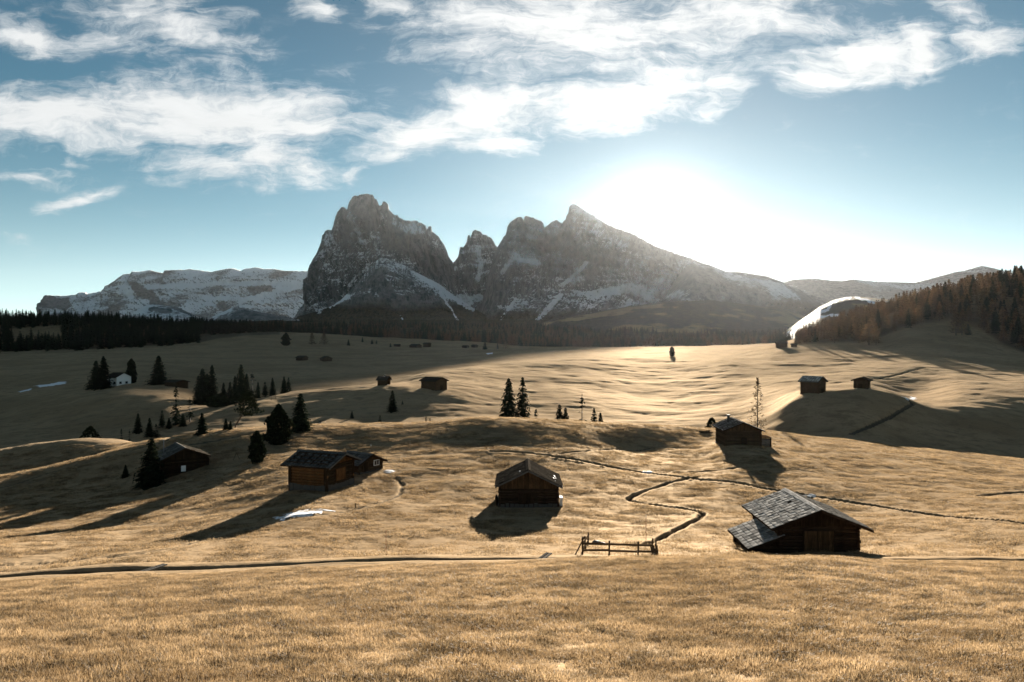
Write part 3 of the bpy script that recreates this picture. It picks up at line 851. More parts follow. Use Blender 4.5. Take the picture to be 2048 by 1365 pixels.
# wooded hills between the meadows and the mountains
m_, t, b = new_mat('wooded hillside')
geo = t.n('ShaderNodeNewGeometry').outputs['Position']
nb = t.noise(t.map(geo, scale=(0.004, 0.004, 0.006)), 1.0, 5, 0.6)
nc_ = t.noise(t.map(geo, scale=(0.05, 0.05, 0.05)), 1.0, 4, 0.7)
wood_c = t.mix(t.ss(nc_, 0.4, 0.65), (0.020, 0.020, 0.013), (0.06, 0.048, 0.028))
col = t.mix(t.ss(nb, 0.50, 0.56), wood_c, (0.20, 0.15, 0.08))
col = t.mix(t.ss(attr(t, 'snow'), 0.4, 0.6), col, (0.82, 0.83, 0.85))
t.L.new(col, b.inputs['Base Color'])
b.inputs['Specular IOR Level'].default_value = 0.05
set_bump(t, b, t.m('MULTIPLY', nc_, 9.0), 0.8, 1.0)
M['hill'] = m_
sheet('hill', [(980, 695), (1040, 665), (1078, 648), (1112, 636), (1180, 627), (1260, 612), (1330, 604), (1420, 600), (1500, 610), (1560, 616), (1640, 640), (1700, 680)],
      3000, 2000, 694, 2.0, 60, 707, jag=0.8, pillar=20, ledge=10, talus=0.85, snow_nz=2, snow_amt=0, mat=M['hill'])
sheet('hill', [(1520, 700), (1556, 688), (1580, 664), (1610, 636), (1640, 613), (1665, 601), (1690, 594.5), (1710, 593), (1735, 595), (1760, 598), (1800, 602), (1880, 615), (1960, 650)],
      1750, 1250, 700, 1.6, 90, 808, jag=0.3, pillar=10, ledge=6, talus=0.85, snow_nz=2, snow_amt=0, mat=M['hill'],
      patches=[([(1700, 595), (1678, 598), (1662, 606), (1655, 619), (1634, 629), (1606, 640), (1597, 653), (1574, 668), (1566, 690)], 3.6, 1.2), ([(1630, 636), (1660, 631), (1700, 630)], 2.6, 1.2), ([(1712, 594), (1728, 599), (1748, 606)], 3, 1.2)])

# ------------------------------------------------------------------ air
mb = MB()
mb.box(-12500, 12500, -260, 12600, -80, 1260)
hz = mb.build('haze', [])
tag(hz, kind='stuff')
mh = bpy.data.materials.new('haze')
mh.use_nodes = True
mh.node_tree.nodes.clear()
pv = mh.node_tree.nodes.new('ShaderNodeVolumePrincipled')
pv.inputs['Color'].default_value = (0.93, 0.96, 1.0, 1)
pv.inputs['Density'].default_value = 2.6e-6
pv.inputs['Anisotropy'].default_value = 0.70
mo = mh.node_tree.nodes.new('ShaderNodeOutputMaterial')
mh.node_tree.links.new(pv.outputs[0], mo.inputs['Volume'])
hz.data.materials.append(mh)

# ------------------------------------------------------------------ huts
rng = random.Random(11)


def log_mesh(name, length, h, axis):
    mb = MB()
    a = (-length / 2, 0, 0) if axis == 'x' else (0, -length / 2, 0)
    b_ = (length / 2, 0, 0) if axis == 'x' else (0, length / 2, 0)
    mb.bar(a, b_, h * 0.95, h * 1.06, n=8)
    return mb.mesh(name)


def slope_frame(side, zr, pitch):
    c, s_ = math.cos(pitch), math.sin(pitch)
    sg = -1 if side == 'l' else 1
    down = Vector((sg * c, 0, -s_)); nrm = Vector((sg * s_, 0, c))
    return down, nrm


def shingles(roof, side, zr, pitch, y0, y1, v0, v1, nu, nv, mat, single=True, thick=0.04, off=0.07, jit=1.0, name='shingle', gap=0.82):
    down, nrm = slope_frame(side, zr, pitch)
    du = (y1 - y0) / nu; dv = (v1 - v0) / nv
    mb = MB(); w_, l_ = du * gap, dv * 1.02
    mb.box(-w_ / 2, w_ / 2, -l_ / 2, l_ / 2, -thick / 2, thick / 2)
    me = mb.mesh('shingle'); me.materials.append(mat)
    ex = Vector((0, 1, 0)); ey = down; ez = ex.cross(ey)
    if ez.dot(nrm) < 0: ex = -ex; ez = ex.cross(ey)
    Rm = Matrix((ex, ey, ez)).transposed().to_4x4()
    allm = MB()
    for j in range(nv):
        for i in range(nu):
            if rng.random() < 0.012 * jit: continue
            u = y0 + du * (i + 0.5) + rng.uniform(-.05, .05) * du * jit
            v = v0 + dv * (j + 0.5) + rng.uniform(-.06, .06) * dv * jit
            p = Vector((0, u, zr)) + down * v + nrm * (off + rng.uniform(0, .025) * jit)
            mtx = Matrix.Translation(p) @ Rm @ Matrix.Rotation(R(3.0 + rng.uniform(-2.5, 2.5) * jit), 4, 'X') @ Matrix.Rotation(R(rng.uniform(-3, 3) * jit), 4, 'Z') \
                @ Matrix.Rotation(R(rng.uniform(-2, 2) * jit), 4, 'Y') @ Matrix.Diagonal((rng.uniform(.86, 1.06), rng.uniform(.9, 1.1), 1, 1))
            if single:
                o = link(name, me, (), roof); o.matrix_local = mtx
            else:
                allm.add([mtx @ Vector(q.co) for q in me.vertices], [list(f.vertices) for f in me.polygons])
    if not single:
        o = allm.build(name + 's', mat, roof); o['kind'] = 'stuff'


def roof_deck(t, zr, pl, pr, hl, hr, y0, y1, mat, thick=0.13, name='roof'):
    mb = MB()
    for sg, p, h in ((-1, pl, hl), (1, pr, hr)):
        e = (sg * h, zr - h * math.tan(p))
        mb.prism([(0, zr), e, (e[0], e[1] - thick), (0, zr - thick)], 'y', y0, y1)
    return mb.build(name, mat, t)


def bargeboards(t, zr, pl, pr, hl, hr, y, mat, hgt=0.2, th=0.05, front=True):
    for sg, p, h in ((-1, pl, hl), (1, pr, hr)):
        mb = MB()
        e = (sg * h, zr - h * math.tan(p) + 0.05)
        mb.prism([(0, zr + 0.05), e, (e[0], e[1] - hgt), (0, zr + 0.05 - hgt)], 'y', y - (th if front else 0), y + (0 if front else th))
        mb.build('bargeboard', mat, t)


def log_walls(t, x0, x1, y0, y1, h, lh, mat, corner=0.18, which='fbls', mats=None):
    n = max(2, int(round(h / lh))); lh = h / n
    fx = log_mesh('log', x1 - x0 + 2 * corner, lh, 'x'); sy = log_mesh('log', y1 - y0 + 2 * corner, lh, 'y')
    mats = mats or {}
    fx.materials.append(mats.get('f', mat)); sy.materials.append(mats.get('s', mat))
    for k in range(n):
        z = lh * (k + 0.5)
        for y in (y0, y1):
            o = link('log', fx, (), t, ((x0 + x1) / 2 + rng.uniform(-.06, .06), y + rng.uniform(-.015, .015), z))
        for x in (x0, x1):
            o = link('log', sy, (), t, (x + rng.uniform(-.015, .015), (y0 + y1) / 2 + rng.uniform(-.06, .06), z + lh * 0.0))
    mb = MB()
    mb.box(x0 + 0.05, x1 - 0.05, y0 + 0.05, y1 - 0.05, -0.5, h - 0.02)
    mb.build('wall', mat, t)


def gable_planks(t, x0, x1, y, zl, zr, pl, pr, wd, mat, front=True, drop=0.0, lap=0.05):
    n = max(3, int((x1 - x0) / wd)); wd = (x1 - x0) / n
    for k in range(n):
        a = x0 + wd * k + 0.008; b_ = x0 + wd * (k + 1) - 0.008
        def top(x): return zr - 0.15 - (abs(x) * math.tan(pl if x < 0 else pr))
        ta, tb = top(a), top(b_)
        zb = zl - drop - rng.uniform(0, lap)
        if min(ta, tb) < zb + 0.03: continue
        mb = MB()
        o_ = rng.uniform(0, .02)
        y_ = y - o_ if front else y + o_
        poly = [(a, zb), (b_, zb), (b_, tb), (a, ta)]
        if a < 0 < b_: poly = [(a, zb), (b_, zb), (b_, tb), (0, top(0)), (a, ta)]
        mb.prism(poly, 'y', y_ - 0.02, y_ + 0.02)
        mb.build('plank', mat, t)


def door(t, x0, x1, y, z0, z1, mat, fmat, n=6, name='door', axis='y'):
    """board door on the front wall: boards are its sub-parts"""
    mb = MB()
    f = 0.09
    mb.box(x0 - f, x0, y - 0.09, y + 0.02, z0, z1 + f); mb.box(x1, x1 + f, y - 0.09, y + 0.02, z0, z1 + f); mb.box(x0, x1, y - 0.09, y + 0.02, z1, z1 + f)
    d = mb.build(name, fmat, t)
    wd = (x1 - x0) / n
    for k in range(n):
        q = MB()
        o_ = rng.uniform(0, .02)
        q.box(x0 + wd * k + 0.008, x0 + wd * (k + 1) - 0.008, y - 0.06 - o_, y + 0.0, z0 + rng.uniform(0, .04), z1 - 0.004)
        q.build('board', mat, d)
    return d


def hut(name, label, group, apex, rz, L, hl, hr, pl, pr=None, ovs=0.55, ovf=0.7, wall=None, log=0.28, gable_mat=None, roof_mat=None, deck_mat=None,
        sh=(10, 8), single=('l',), door_spec=None, base=0.0, board_mat=None, gz_min=None, gable_drop=0.0, cat='hut', jit=1.0, simple=False, wmats=None, roof_mat_r=None):
    pl = R(pl); pr = R(pr) if pr is not None else pl
    ax = Vector((-math.sin(rz), math.cos(rz), 0))
    cpos = Vector((apex[0], apex[1], 0)) + ax * (L / 2)
    c_, s_ = math.cos(rz), math.sin(rz)
    if gz_min is None:
        zs = []
        for lx in (-hl + ovs, hr - ovs):
            for ly in (-L / 2 + ovf, L / 2 - ovf):
                zs.append(gz(cpos.x + lx * c_ - ly * s_, cpos.y + lx * s_ + ly * c_))
        gz_min = min(zs) - 0.05
    t = empty(name, (cpos.x, cpos.y, gz_min), rz)
    tag(t, label, cat, group)
    zr = apex[2] - gz_min
    x0, x1, y0, y1 = -hl + ovs, hr - ovs, -L / 2 + ovf, L / 2 - ovf
    wall = wall or M['dark_wood']; gable_mat = gable_mat or M['dark_wood_v']; roof_mat = roof_mat or M['shingle_dark']
    zl = zr - 0.16 - max((hl - ovs) * math.tan(pl), (hr - ovs) * math.tan(pr))
    r = roof_deck(t, zr, pl, pr, hl, hr, -L / 2, L / 2, deck_mat or M['dark_wood'], 0.22 if simple else 0.13)
    if simple:
        mb = MB()
        mb.prism([(x0, -0.6), (x1, -0.6), (x1, zr - 0.1 - (hr - ovs) * math.tan(pr)), (0, zr - 0.1), (x0, zr - 0.1 - (hl - ovs) * math.tan(pl))], 'y', y0, y1)
        mb.build('wall', wall, t)
        n = max(3, int(zl / 0.4))
        q = MB()
        for k in range(n):
            z = zl * (k + 0.5) / n
            for y in (y0, y1): q.bar((x0 - .15, y, z), (x1 + .15, y, z), zl / n * .8, zl / n * .85, n=6)
            for x in (x0, x1): q.bar((x, y0 - .15, z), (x, y1 + .15, z), zl / n * .8, zl / n * .85, n=6)
        q.build('timber', wall, t)
    else:
        log_walls(t, x0, x1, y0, y1, max(zl, 0.6), log, wall, mats=wmats)
        gable_planks(t, x0, x1, y0 - 0.1, zl, zr, pl, pr, 0.24, gable_mat, True, gable_drop)
        gable_planks(t, x0, x1, y1 + 0.1, zl, zr, pl, pr, 0.3, gable_mat, False)
    bm_ = board_mat or M['dark_wood']
    bargeboards(t, zr, pl, pr, hl, hr, -L / 2, bm_)
    bargeboards(t, zr, pl, pr, hl, hr, L / 2, bm_, front=False)
    if sh:
        for side, p, h in (('l', pl, hl), ('r', pr, hr)):
            k = 1.0 if side == 'l' else sh[2] if len(sh) > 2 else 1.0
            shingles(r, side, zr, p, -L / 2 + 0.02, L / 2 - 0.02, 0.05, h / math.cos(p) + 0.04, sh[0], sh[1], roof_mat if side == 'l' else (roof_mat_r or roof_mat), side in single, jit=jit)
        q = MB()
        for sg, p in ((-1, pl), (1, pr)):
            q.prism([(0, zr + 0.16), (sg * 0.3, zr + 0.15 - 0.3 * math.tan(p)), (sg * 0.3, zr + 0.11 - 0.3 * math.tan(p)), (0, zr + 0.12)], 'y', -L / 2 - .03, L / 2 + .03)
        q.build('ridge_board', roof_mat, r)
    if base:
        q = MB()
        rg = random.Random(name)
        for (ax0, ay0, ax1, ay1) in ((x0, y0, x1, y0), (x0, y1, x1, y1), (x0, y0, x0, y1), (x1, y0, x1, y1)):
            n = max(4, int(math.hypot(ax1 - ax0, ay1 - ay0) / 0.5))
            for k in range(n):
                cx_ = ax0 + (ax1 - ax0) * (k + .5) / n; cy_ = ay0 + (ay1 - ay0) * (k + .5) / n
                a_ = rg.uniform(.2, .28); b__ = base * rg.uniform(.8, 1.1)
                q.box(cx_ - a_, cx_ + a_, cy_ - a_, cy_ + a_, -0.6, b__)
        q.build('stone_base', M['stone'], t)
    if door_spec:
        dx0, dx1, dz0, dz1, dm, n = door_spec
        door(t, dx0, dx1, y0 - 0.16, dz0, dz1, dm, wall, n)
    return t, zr, (x0, x1, y0, y1, zl), r


# A: barn with a lean-to, behind the crest of the slope
t, zr, (x0, x1, y0, y1, zl), rf = hut('barn', 'large dark log barn with silvery shingle roof and lower lean-to behind the grassy crest',
    None, (25.05, 56.6, -13.75), R(-1.5), 8.2, 3.95, 4.15, 21.0, ovs=0.9, ovf=0.85, roof_mat=M['shingle'], roof_mat_r=M['grey_board'], sh=(14, 11), single=('l',),
    door_spec=(-1.15, 1.25, 1.0, 2.75, M['brown_wood_v'], 12), base=0.35, cat='barn', gz_min=-18.3)
M_sh = M['shingle']
# lean-to on its near left: own lower roof, part of the barn
lz = zr - 2.15
pl2 = R(21)
c1 = Vector((-2.9, 0, lz))
mb = MB()
mb.prism([(-2.75, lz), (-5.75, lz - 3.0 * math.tan(pl2)), (-5.75, lz - 3.0 * math.tan(pl2) - .12), (-2.75, lz - .12)], 'y', -3.7, 2.4)
lr = mb.build('lean_to_roof', M['dark_wood'], t)
# its shingles hang from a ridge placed at the top edge of the lean-to
du = 6.1 / 9; dv = (3.0 / math.cos(pl2)) / 7
me = MB(); me.box(-du * .43, du * .43, -dv * .5, dv * .5, -.02, .02); me = me.mesh('shingle'); me.materials.append(M_sh)
down, nrm = slope_frame('l', lz, pl2)
ex = Vector((0, 1, 0)); ez = ex.cross(down)
if ez.dot(nrm) < 0: ex = -ex; ez = ex.cross(down)
Rm = Matrix((ex, down, ez)).transposed().to_4x4()
for j in range(7):
    for i in range(9):
        p = Vector((-2.75, -3.7 + du * (i + .5) + rng.uniform(-.03, .03), lz)) + down * (dv * (j + .5)) + nrm * (.06 + rng.uniform(0, .02))
        o = link('shingle', me, (), lr)
        o.matrix_local = Matrix.Translation(p) @ Rm @ Matrix.Rotation(R(3 + rng.uniform(-2, 2)), 4, 'X') @ Matrix.Rotation(R(rng.uniform(-3, 3)), 4, 'Z') @ Matrix.Diagonal((rng.uniform(.88, 1.05), rng.uniform(.9, 1.08), 1, 1))
lh_ = 0.28
fx = log_mesh('log', 2.5, lh_, 'x'); fx.materials.append(M['dark_wood']); sy = log_mesh('log', 5.2, lh_, 'y'); sy.materials.append(M['dark_wood'])
for k in range(4):
    link('log', sy, (), t, (-5.15 + rng.uniform(-.02, .02), -0.65, lh_ * (k + .5)))
for k in range(7):
    xl = max(-5.4, -(2.75 + (2.2 - lh_ * (k + 1)) / .384) + .12)
    lg = log_mesh('log', -2.95 - xl, lh_, 'x'); lg.materials.append(M['dark_wood'])
    link('log', lg, (), t, ((xl - 2.95) / 2, -3.1, lh_ * (k + .5))); link('log', lg, (), t, ((xl - 2.95) / 2, 1.8, lh_ * (k + .5)))
mb = MB(); mb.prism([(-5.0, -.5), (-3.1, -.5), (-3.1, 2.05), (-5.0, 1.3)], 'y', -3.0, 1.7); mb.build('lean_to_wall', M['dark_wood'], t)
mb = MB(); mb.prism([(-5.78, lz - 3.0 * math.tan(pl2) + .03), (-2.75, lz + .05), (-2.75, lz - .16), (-5.78, lz - 3.0 * math.tan(pl2) - .17)], 'y', -3.76, -3.71); mb.build('bargeboard', M['dark_wood'], t)
mb = MB(); mb.prism([(-1.9, -.4), (2.6, -.4), (1.5, .95), (-1.3, .95)], 'y', -6.6, -6.5)
mb = MB(); mb.add([(-1.3, y0 - .2, .95), (1.4, y0 - .2, .95), (2.6, y0 - 2.6, -.1), (-1.0, y0 - 2.6, -.1), (-1.3, y0 - .2, -.4), (1.4, y0 - .2, -.4), (2.6, y0 - 2.6, -.5), (-1.0, y0 - 2.6, -.5)],
                  [[0, 1, 2, 3], [7, 6, 5, 4], [0, 4, 5, 1], [1, 5, 6, 2], [2, 6, 7, 3], [3, 7, 4, 0]])
mb.build('ramp', M['fence_wood'], t)
# white sheet lying behind the barn, over the ditch
# B: middle hut, gable to the camera
t, zr, (x0, x1, y0, y1, zl), rf = hut('hay_hut', 'dark log hut with brown gable, standing alone amid the sunlit meadow', None,
    (1.84, 77.9, -14.45), R(-0.5), 7.4, 3.72, 3.8, 26.0, ovs=0.55, ovf=0.75, gable_mat=M['brown_wood_v'], roof_mat=M['shingle_dark'], sh=(11, 7),
    door_spec=(-1.1, 0.45, 0.55, 1.75, M['dark_wood_v'], 8), base=0.55, board_mat=M['grey_board'], gable_drop=0.35)
mb = MB(); mb.box(x1 + .28, x1 + .62, y0 + .2, y0 + 1.3, .9, 1.15); mb.box(x1 + .3, x1 + .6, y0 + .3, y0 + 1.2, .0, .9); mb.build('trough', M['plaster'], t)
mb = MB()
for k in range(7): mb.bar((x0 - .35 - .03 * k, y0 + .2, .1 + .16 * k), (x0 - .3 - .03 * k, y0 + 2.0, .1 + .16 * k), .2, .15, n=6)
mb.build('log_stack', M['dark_wood'], t)
for (yy, vv, sc) in ((-2.2, 1.0, .5), (-1.2, 3.2, .55), (-0.6, 3.5, .4), (0.4, 3.4, .6), (-2.6, 3.3, .3)):   # scraps of snow on the roof
    sd = 'l' if vv < 2 else 'r'
    dn, nm = slope_frame(sd, zr, R(26))
    p = Vector((0, yy, zr)) + dn * vv + nm * .13
    sc *= .55
    q = MB(); q.add([p + Vector((0, sc * math.cos(a) * (1.2 + .5 * math.sin(5 * a + yy)), 0)) + dn * (sc * .3 * math.sin(a) * (1 + .6 * math.cos(3 * a + vv))) + nm * (0.02 if k % 2 else 0) for k, a in enumerate([i * math.pi / 4 for i in range(8)])] + [p + nm * .05],
                    [[k, (k + 1) % 8, 8] for k in range(8)])
    q.build('snow', bpy.data.materials.get('snow') or M.setdefault('snow', plain('snow', (0.66, 0.67, 0.69), rough=0.7, nscale=5, var=.22)), rf)

# C: plank hut with the side wall coloured as if sunlit
M['snow'] = M.get('snow') or plain('snow', (0.66, 0.67, 0.69), rough=0.7, nscale=5, var=.22)
rzC = R(-110)   # ridge runs left and slightly away
axC = Vector((-math.sin(rzC), math.cos(rzC), 0))   # from front gable to rear
# front (right-hand) gable apex
rzC = R(70)
t, zr, (x0, x1, y0, y1, zl), rf = hut('log_hut', 'log hut with honey coloured plank side wall and stone weighted grey roof', None,
    (-20.15, 85.0, -13.65), rzC, 6.9, 3.45, 3.45, 20.0, ovs=0.7, ovf=0.95, wall=M['warm_wood'], gable_mat=M['warm_wood_v'], roof_mat=M['grey_board'], sh=(14, 5),
    single=('l', 'r'), base=0.9, board_mat=M['grey_board'], jit=0.5, door_spec=(-0.9, 0.9, 1.1, 2.5, M['warm_wood_v'], 7), wmats={'s': M['warm_wood'], 'f': M['brown_wood']}, log=0.34)
for sd in ('l', 'r'):
    dn, nm = slope_frame(sd, zr, R(20))
    for k in range(6):
        u = -2.75 + 5.5 * k / 5
        q = MB(); a = Vector((0, u, zr)) + dn * .7 + nm * .19; b_ = Vector((0, u, zr)) + dn * 3.2 + nm * .19
        q.bar(a, b_, .14, .08); q.build('batten', M['dark_wood'], rf)
    for j in range(4):
        v = 0.8 + 0.75 * j
        q = MB(); q.bar(Vector((0, -2.75, zr)) + dn * v + nm * .23, Vector((0, 2.75, zr)) + dn * v + nm * .23, .10, .08); q.build('batten', M['dark_wood'], rf)
        for k in range(6):
            u = -2.75 + 5.5 * k / 5
            q = MB(); c0 = Vector((0, u + rng.uniform(-.05, .05), zr)) + dn * v + nm * .30
            if sd == 'l' and j > 0:
                q.box(c0.x - .16, c0.x + .16, c0.y - .18, c0.y + .18, c0.z - .1, c0.z + .06); q.build('stone', M['dark_stone'], rf)
for (gx_, sg) in ((x0 - .02, -1), (x1 + .02, 1)):
    for yy in (y0 - .02, y1 + .02):
        q = MB(); q.box(gx_ - .2, gx_ + .2, yy - .2, yy + .2, -.5, zl + .1); q.build('corner_post', M['dark_wood_v'], t)

# D: smaller hut behind C
t, zr, (x0, x1, y0, y1, zl), rf = hut('small_hut', 'small dark log hut with grey roof and pale window, right behind the plank hut', None,
    (-18.7, 94.5, -15.35), R(56), 5.0, 2.7, 2.7, 24.0, ovs=0.6, ovf=0.6, wall=M['brown_wood'], gable_mat=M['brown_wood_v'], roof_mat=M['grey_board'], sh=(9, 5),
    door_spec=(-1.5, -0.6, 0.25, 1.6, M['dark_wood_v'], 4), base=0.3, jit=.6)
mb = MB(); mb.box(.5, 1.5, y0 - .2, y0 - .08, .85, 1.6); wn = mb.build('window', M['white_paint'], t)
mb = MB(); mb.box(.58, .97, y0 - .215, y0 - .2, .92, 1.53); mb.box(1.03, 1.42, y0 - .215, y0 - .2, .92, 1.53); mb.build('pane', M['glass'], wn)

# E: dark hut beside the big spruce
t, zr, (x0, x1, y0, y1, zl), rf = hut('dark_hut', 'low blackish board hut with white framed window and stove pipe, beside the big spruce', None,
    (-50.4, 108.0, -16.6), R(36), 7.5, 3.5, 3.7, 25.0, 22.0, ovs=0.35, ovf=0.4, wall=M['dark_wood_v'], roof_mat=M['grey_board'], roof_mat_r=M['shingle_dark'], sh=(9, 5), base=0.3, jit=.6)
mb = MB(); mb.box(-.55, .1, y0 - .22, y0 - .1, 1.0, 1.9); wn = mb.build('window', M['white_paint'], t)
mb = MB(); mb.box(-.48, .03, y0 - .235, y0 - .22, 1.5, 1.83); mb.box(-.48, .03, y0 - .235, y0 - .22, 1.07, 1.4); mb.build('pane', M['plaster'], wn)
mb = MB(); mb.bar((-2.2, 1.2, zr - 1.2), (-2.2, 1.2, zr + .9), .16, .16, n=8); mb.bar((-2.2, 1.2, zr + .9), (-2.2, 1.2, zr + .98), .34, .34, n=8); mb.build('stove_pipe', M['metal'], t)

# F: hut on the crest to the right of the centre
t, zr, (x0, x1, y0, y1, zl), rf = hut('crest_hut', 'brown log hut on the sunlit crest with ribbed roof and small planked porch', None,
    (40.4, 122.0, -14.25), R(-3), 8.2, 3.5, 3.7, 22.0, ovs=0.6, ovf=0.8, wall=M['brown_wood'], gable_mat=M['brown_wood_v'], roof_mat=M['shingle'], sh=(9, 6),
    door_spec=(-0.3, 0.7, 0.3, 2.0, M['dark_wood_v'], 4), base=0.3)
dn, nm = slope_frame('l', zr, R(22))
for k in range(9):
    u = -3.9 + 7.8 * k / 8
    q = MB(); q.bar(Vector((0, u, zr)) + dn * .2 + nm * .17, Vector((0, u, zr)) + dn * 3.75 + nm * .17, .12, .09); q.build('batten', M['dark_wood'], rf)
mb = MB(); mb.box(-1.5, -1.1, 1.0, 1.4, zr - .8, zr + .75); mb.box(-1.58, -1.02, .92, 1.48, zr + .75, zr + .85); mb.build('chimney', M['stone'], t)
xa, xb, ya, yb = x1 + .25, x1 + 2.0, y0 + .2, y0 + 3.4
mb = MB(); mb.box(xa, xb, ya + .1, yb, 1.85, 1.97); po = mb.build('porch', M['brown_wood'], t)
for k in range(5):
    q = MB(); q.box(xa + .1, xb - .12, ya + .35, ya + .40, .12 + .33 * k, .44 + .33 * k); q.build('plank', M['grey_board'], po)
for (px_, py_) in ((xb - .1, ya + .2), (xb - .1, yb - .1)):
    q = MB(); q.box(px_ - .08, px_ + .08, py_ - .08, py_ + .08, -.5, 1.85); q.build('post', M['dark_wood_v'], po)
q = MB(); q.box(xa, xb, ya + .1, yb, -.3, .12); q.build('floor', M['dark_wood'], po)

# huts too far to show single logs
def far_hut(name, label, px, py, Y, wpx, hpx, rz, lw=1.3, pitch=28, wall=None, roof=None, dr=True, ov=0.75, group=None, cat='hut', eave=None, long=False):
    """wpx, hpx: seen gable (or side) width and total height in picture pixels"""
    g = ground_Y(px, Y)
    wm = wpx / FPX * Y; hm = hpx / FPX * Y
    half = wm / 2 + ov
    L = wm * lw + 1.0
    zr_ = g.z + hm
    ax_ = Vector((-math.sin(rz), math.cos(rz), 0))
    ap = Vector((g.x, g.y, zr_)) - ax_ * (L / 2)
    return hut(name, label, group, ap, rz, L, half, half, pitch, ovs=ov, ovf=.5, wall=wall or M['brown_wood'], deck_mat=roof or M['shingle_dark'], sh=None, simple=True,
               door_spec=(-.6, .6, .1, min(1.9, hm * .5), M['dark_wood_v'], 2) if dr else None, base=.25, cat=cat)


t, zr, (x0, x1, y0, y1, zl), rf = far_hut('knoll_hut', 'larger of two log huts on the shaded knoll, its gable turned away from the stream', 1626, 782, 212, 27, 31, R(38), lw=1.35, pitch=29, roof=M['grey_board'])
shingles(rf, 'l', zr, R(29), y0 - .4, y1 + .4, .05, 3.1, 8, 5, M['shingle'], True)
shingles(rf, 'r', zr, R(29), y0 - .4, y1 + .4, .05, 3.1, 8, 5, M['shingle'], False)
far_hut('knoll_hut', 'smaller of two log huts on the shaded knoll, nearer the stream', 1724, 777.5, 216, 24, 21, R(-38), lw=1.1, pitch=20)
t, zr, (x0, x1, y0, y1, zl), rf = far_hut('ridge_hut', 'broad low log hut with a long shadow on the bright ridge', 868, 769, 256, 30, 23, R(52), lw=1.35, pitch=20)
t, zr, (x0, x1, y0, y1, zl), rf = far_hut('ridge_hut', 'small stout log hut on the bright ridge, left of the broad one', 768, 768, 263, 17, 17.5, R(78), lw=1.1, pitch=30)
mb = MB(); mb.box(-.3, .3, -y1 * .2 - .3, -y1 * .2 + .3, zr - .5, zr + .5); mb.build('chimney', M['stone'], t)
# white house
t, zr, (x0, x1, y0, y1, zl), rf = hut('white_house', 'white plastered house with dark roof, standing between two black conifers', None,
    (-172.5, 309.5, -13.2), R(60), 8.6, 4.3, 4.3, 26.0, ovs=0.8, ovf=0.6, wall=M['plaster'], sh=(12, 7, 1), single=('l',), simple=False, roof_mat=M['shingle_dark'], cat='house', gable_mat=M['dark_wood_v'], gz_min=None) if False else far_hut(
    'white_house', 'white plastered house with dark roof, standing between two black conifers', 238, 766.5, 311, 29, 26, R(62), lw=1.05, pitch=27, wall=M['plaster'], dr=False, ov=.9, cat='house')
for yy in (-2.2, 1.6):
    q = MB(); q.box(x0 - .26, x0 - .14, yy - .7, yy + .7, 1.4, 2.4); wn = q.build('window', M['dark_wood'], t); q = MB(); q.box(x0 - .275, x0 - .26, yy - .55, yy + .55, 1.5, 2.3); q.build('pane', M['glass'], wn)
for xx in (-1.6, 1.2):
    q = MB(); q.box(xx - .5, xx + .5, y0 - .26, y0 - .14, 1.4, 2.4); wn = q.build('window', M['dark_wood'], t); q = MB(); q.box(xx - .4, xx + .4, y0 - .275, y0 - .26, 1.5, 2.3); q.build('pane', M['glass'], wn)
far_hut('shed', 'long low grey shed right beside a big dark conifer in the shaded meadow', 353, 764, 305, 26, 13, R(64), lw=1.3, pitch=14, dr=False, cat='shed')
far_hut('shed', 'tiny grey shed half hidden among the spruces of the ravine', 447, 771, 315, 14, 10, R(10), lw=1.0, pitch=28, dr=False, cat='shed')
FG = None
far_hut('hay_shed', 'grey roofed hay shed in the shaded slope, the further left of a pair', 604, 720, 556, 15, 9, R(70), lw=1.1, pitch=22, dr=False, cat='shed')
far_hut('hay_shed', 'brown hay shed in the shaded slope, the further right of a pair', 652, 720, 552, 17, 10, R(35), lw=1.1, pitch=24, dr=False, cat='shed')
far_hut('hay_shed', 'tiny flat hay shed between small bushes on the far meadow', 794, 690, 820, 10, 5, R(80), lw=1.0, pitch=15, dr=False, cat='shed')
far_hut('hay_shed', 'widest hay shed below the dark forest edge on the far meadow', 831, 691.5, 800, 16, 8, R(60), lw=1.1, pitch=22, dr=False, cat='shed')
far_hut('hay_shed', 'square hay shed just beside the widest one on the far meadow', 854, 690.5, 810, 11, 9, R(65), lw=1.0, pitch=18, dr=False, cat='shed')
far_hut('hay_shed', 'first of two small sheds before the pale end of the far meadow', 931, 690, 800, 10, 5, R(70), lw=1.0, pitch=20, dr=False, cat='shed')
far_hut('hay_shed', 'second of two small sheds before the pale end of the far meadow', 949, 689.5, 810, 9, 6, R(55), lw=1.0, pitch=20, dr=False, cat='shed')
far_hut('hay_shed', 'brown hay shed with light roof at the foot of the ski run', 1563, 692.5, 500, 19, 12.5, R(76), lw=1.0, pitch=20, dr=False, cat='shed')
far_hut('hay_shed', 'small brown shed beside the larches at the foot of the ski run', 1588, 691, 495, 10, 7, R(70), lw=1.0, pitch=22, dr=False, cat='shed')

# ------------------------------------------------------------------ fence, poles and small things
def stick(name, label, cat, px, py, Y, h, r_, mat, lean=0.0, cap=None, group=None):
    g = ground_Y(px, Y) if Y else ground_at(px, py)
    t_ = empty(name, g); tag(t_, label, cat, group)
    q = MB(); q.bar((0, 0, -.3), (lean, 0, h), r_ * 2, r_ * 2, n=6, taper=.8); q.build('shaft', mat, t_)
    if cap:
        q = MB(); q.bar((lean, 0, h), (lean * 1.08, 0, h + .25), r_ * 2.2, r_ * 2.2, n=6); q.build('tip', cap, t_)
    return t_


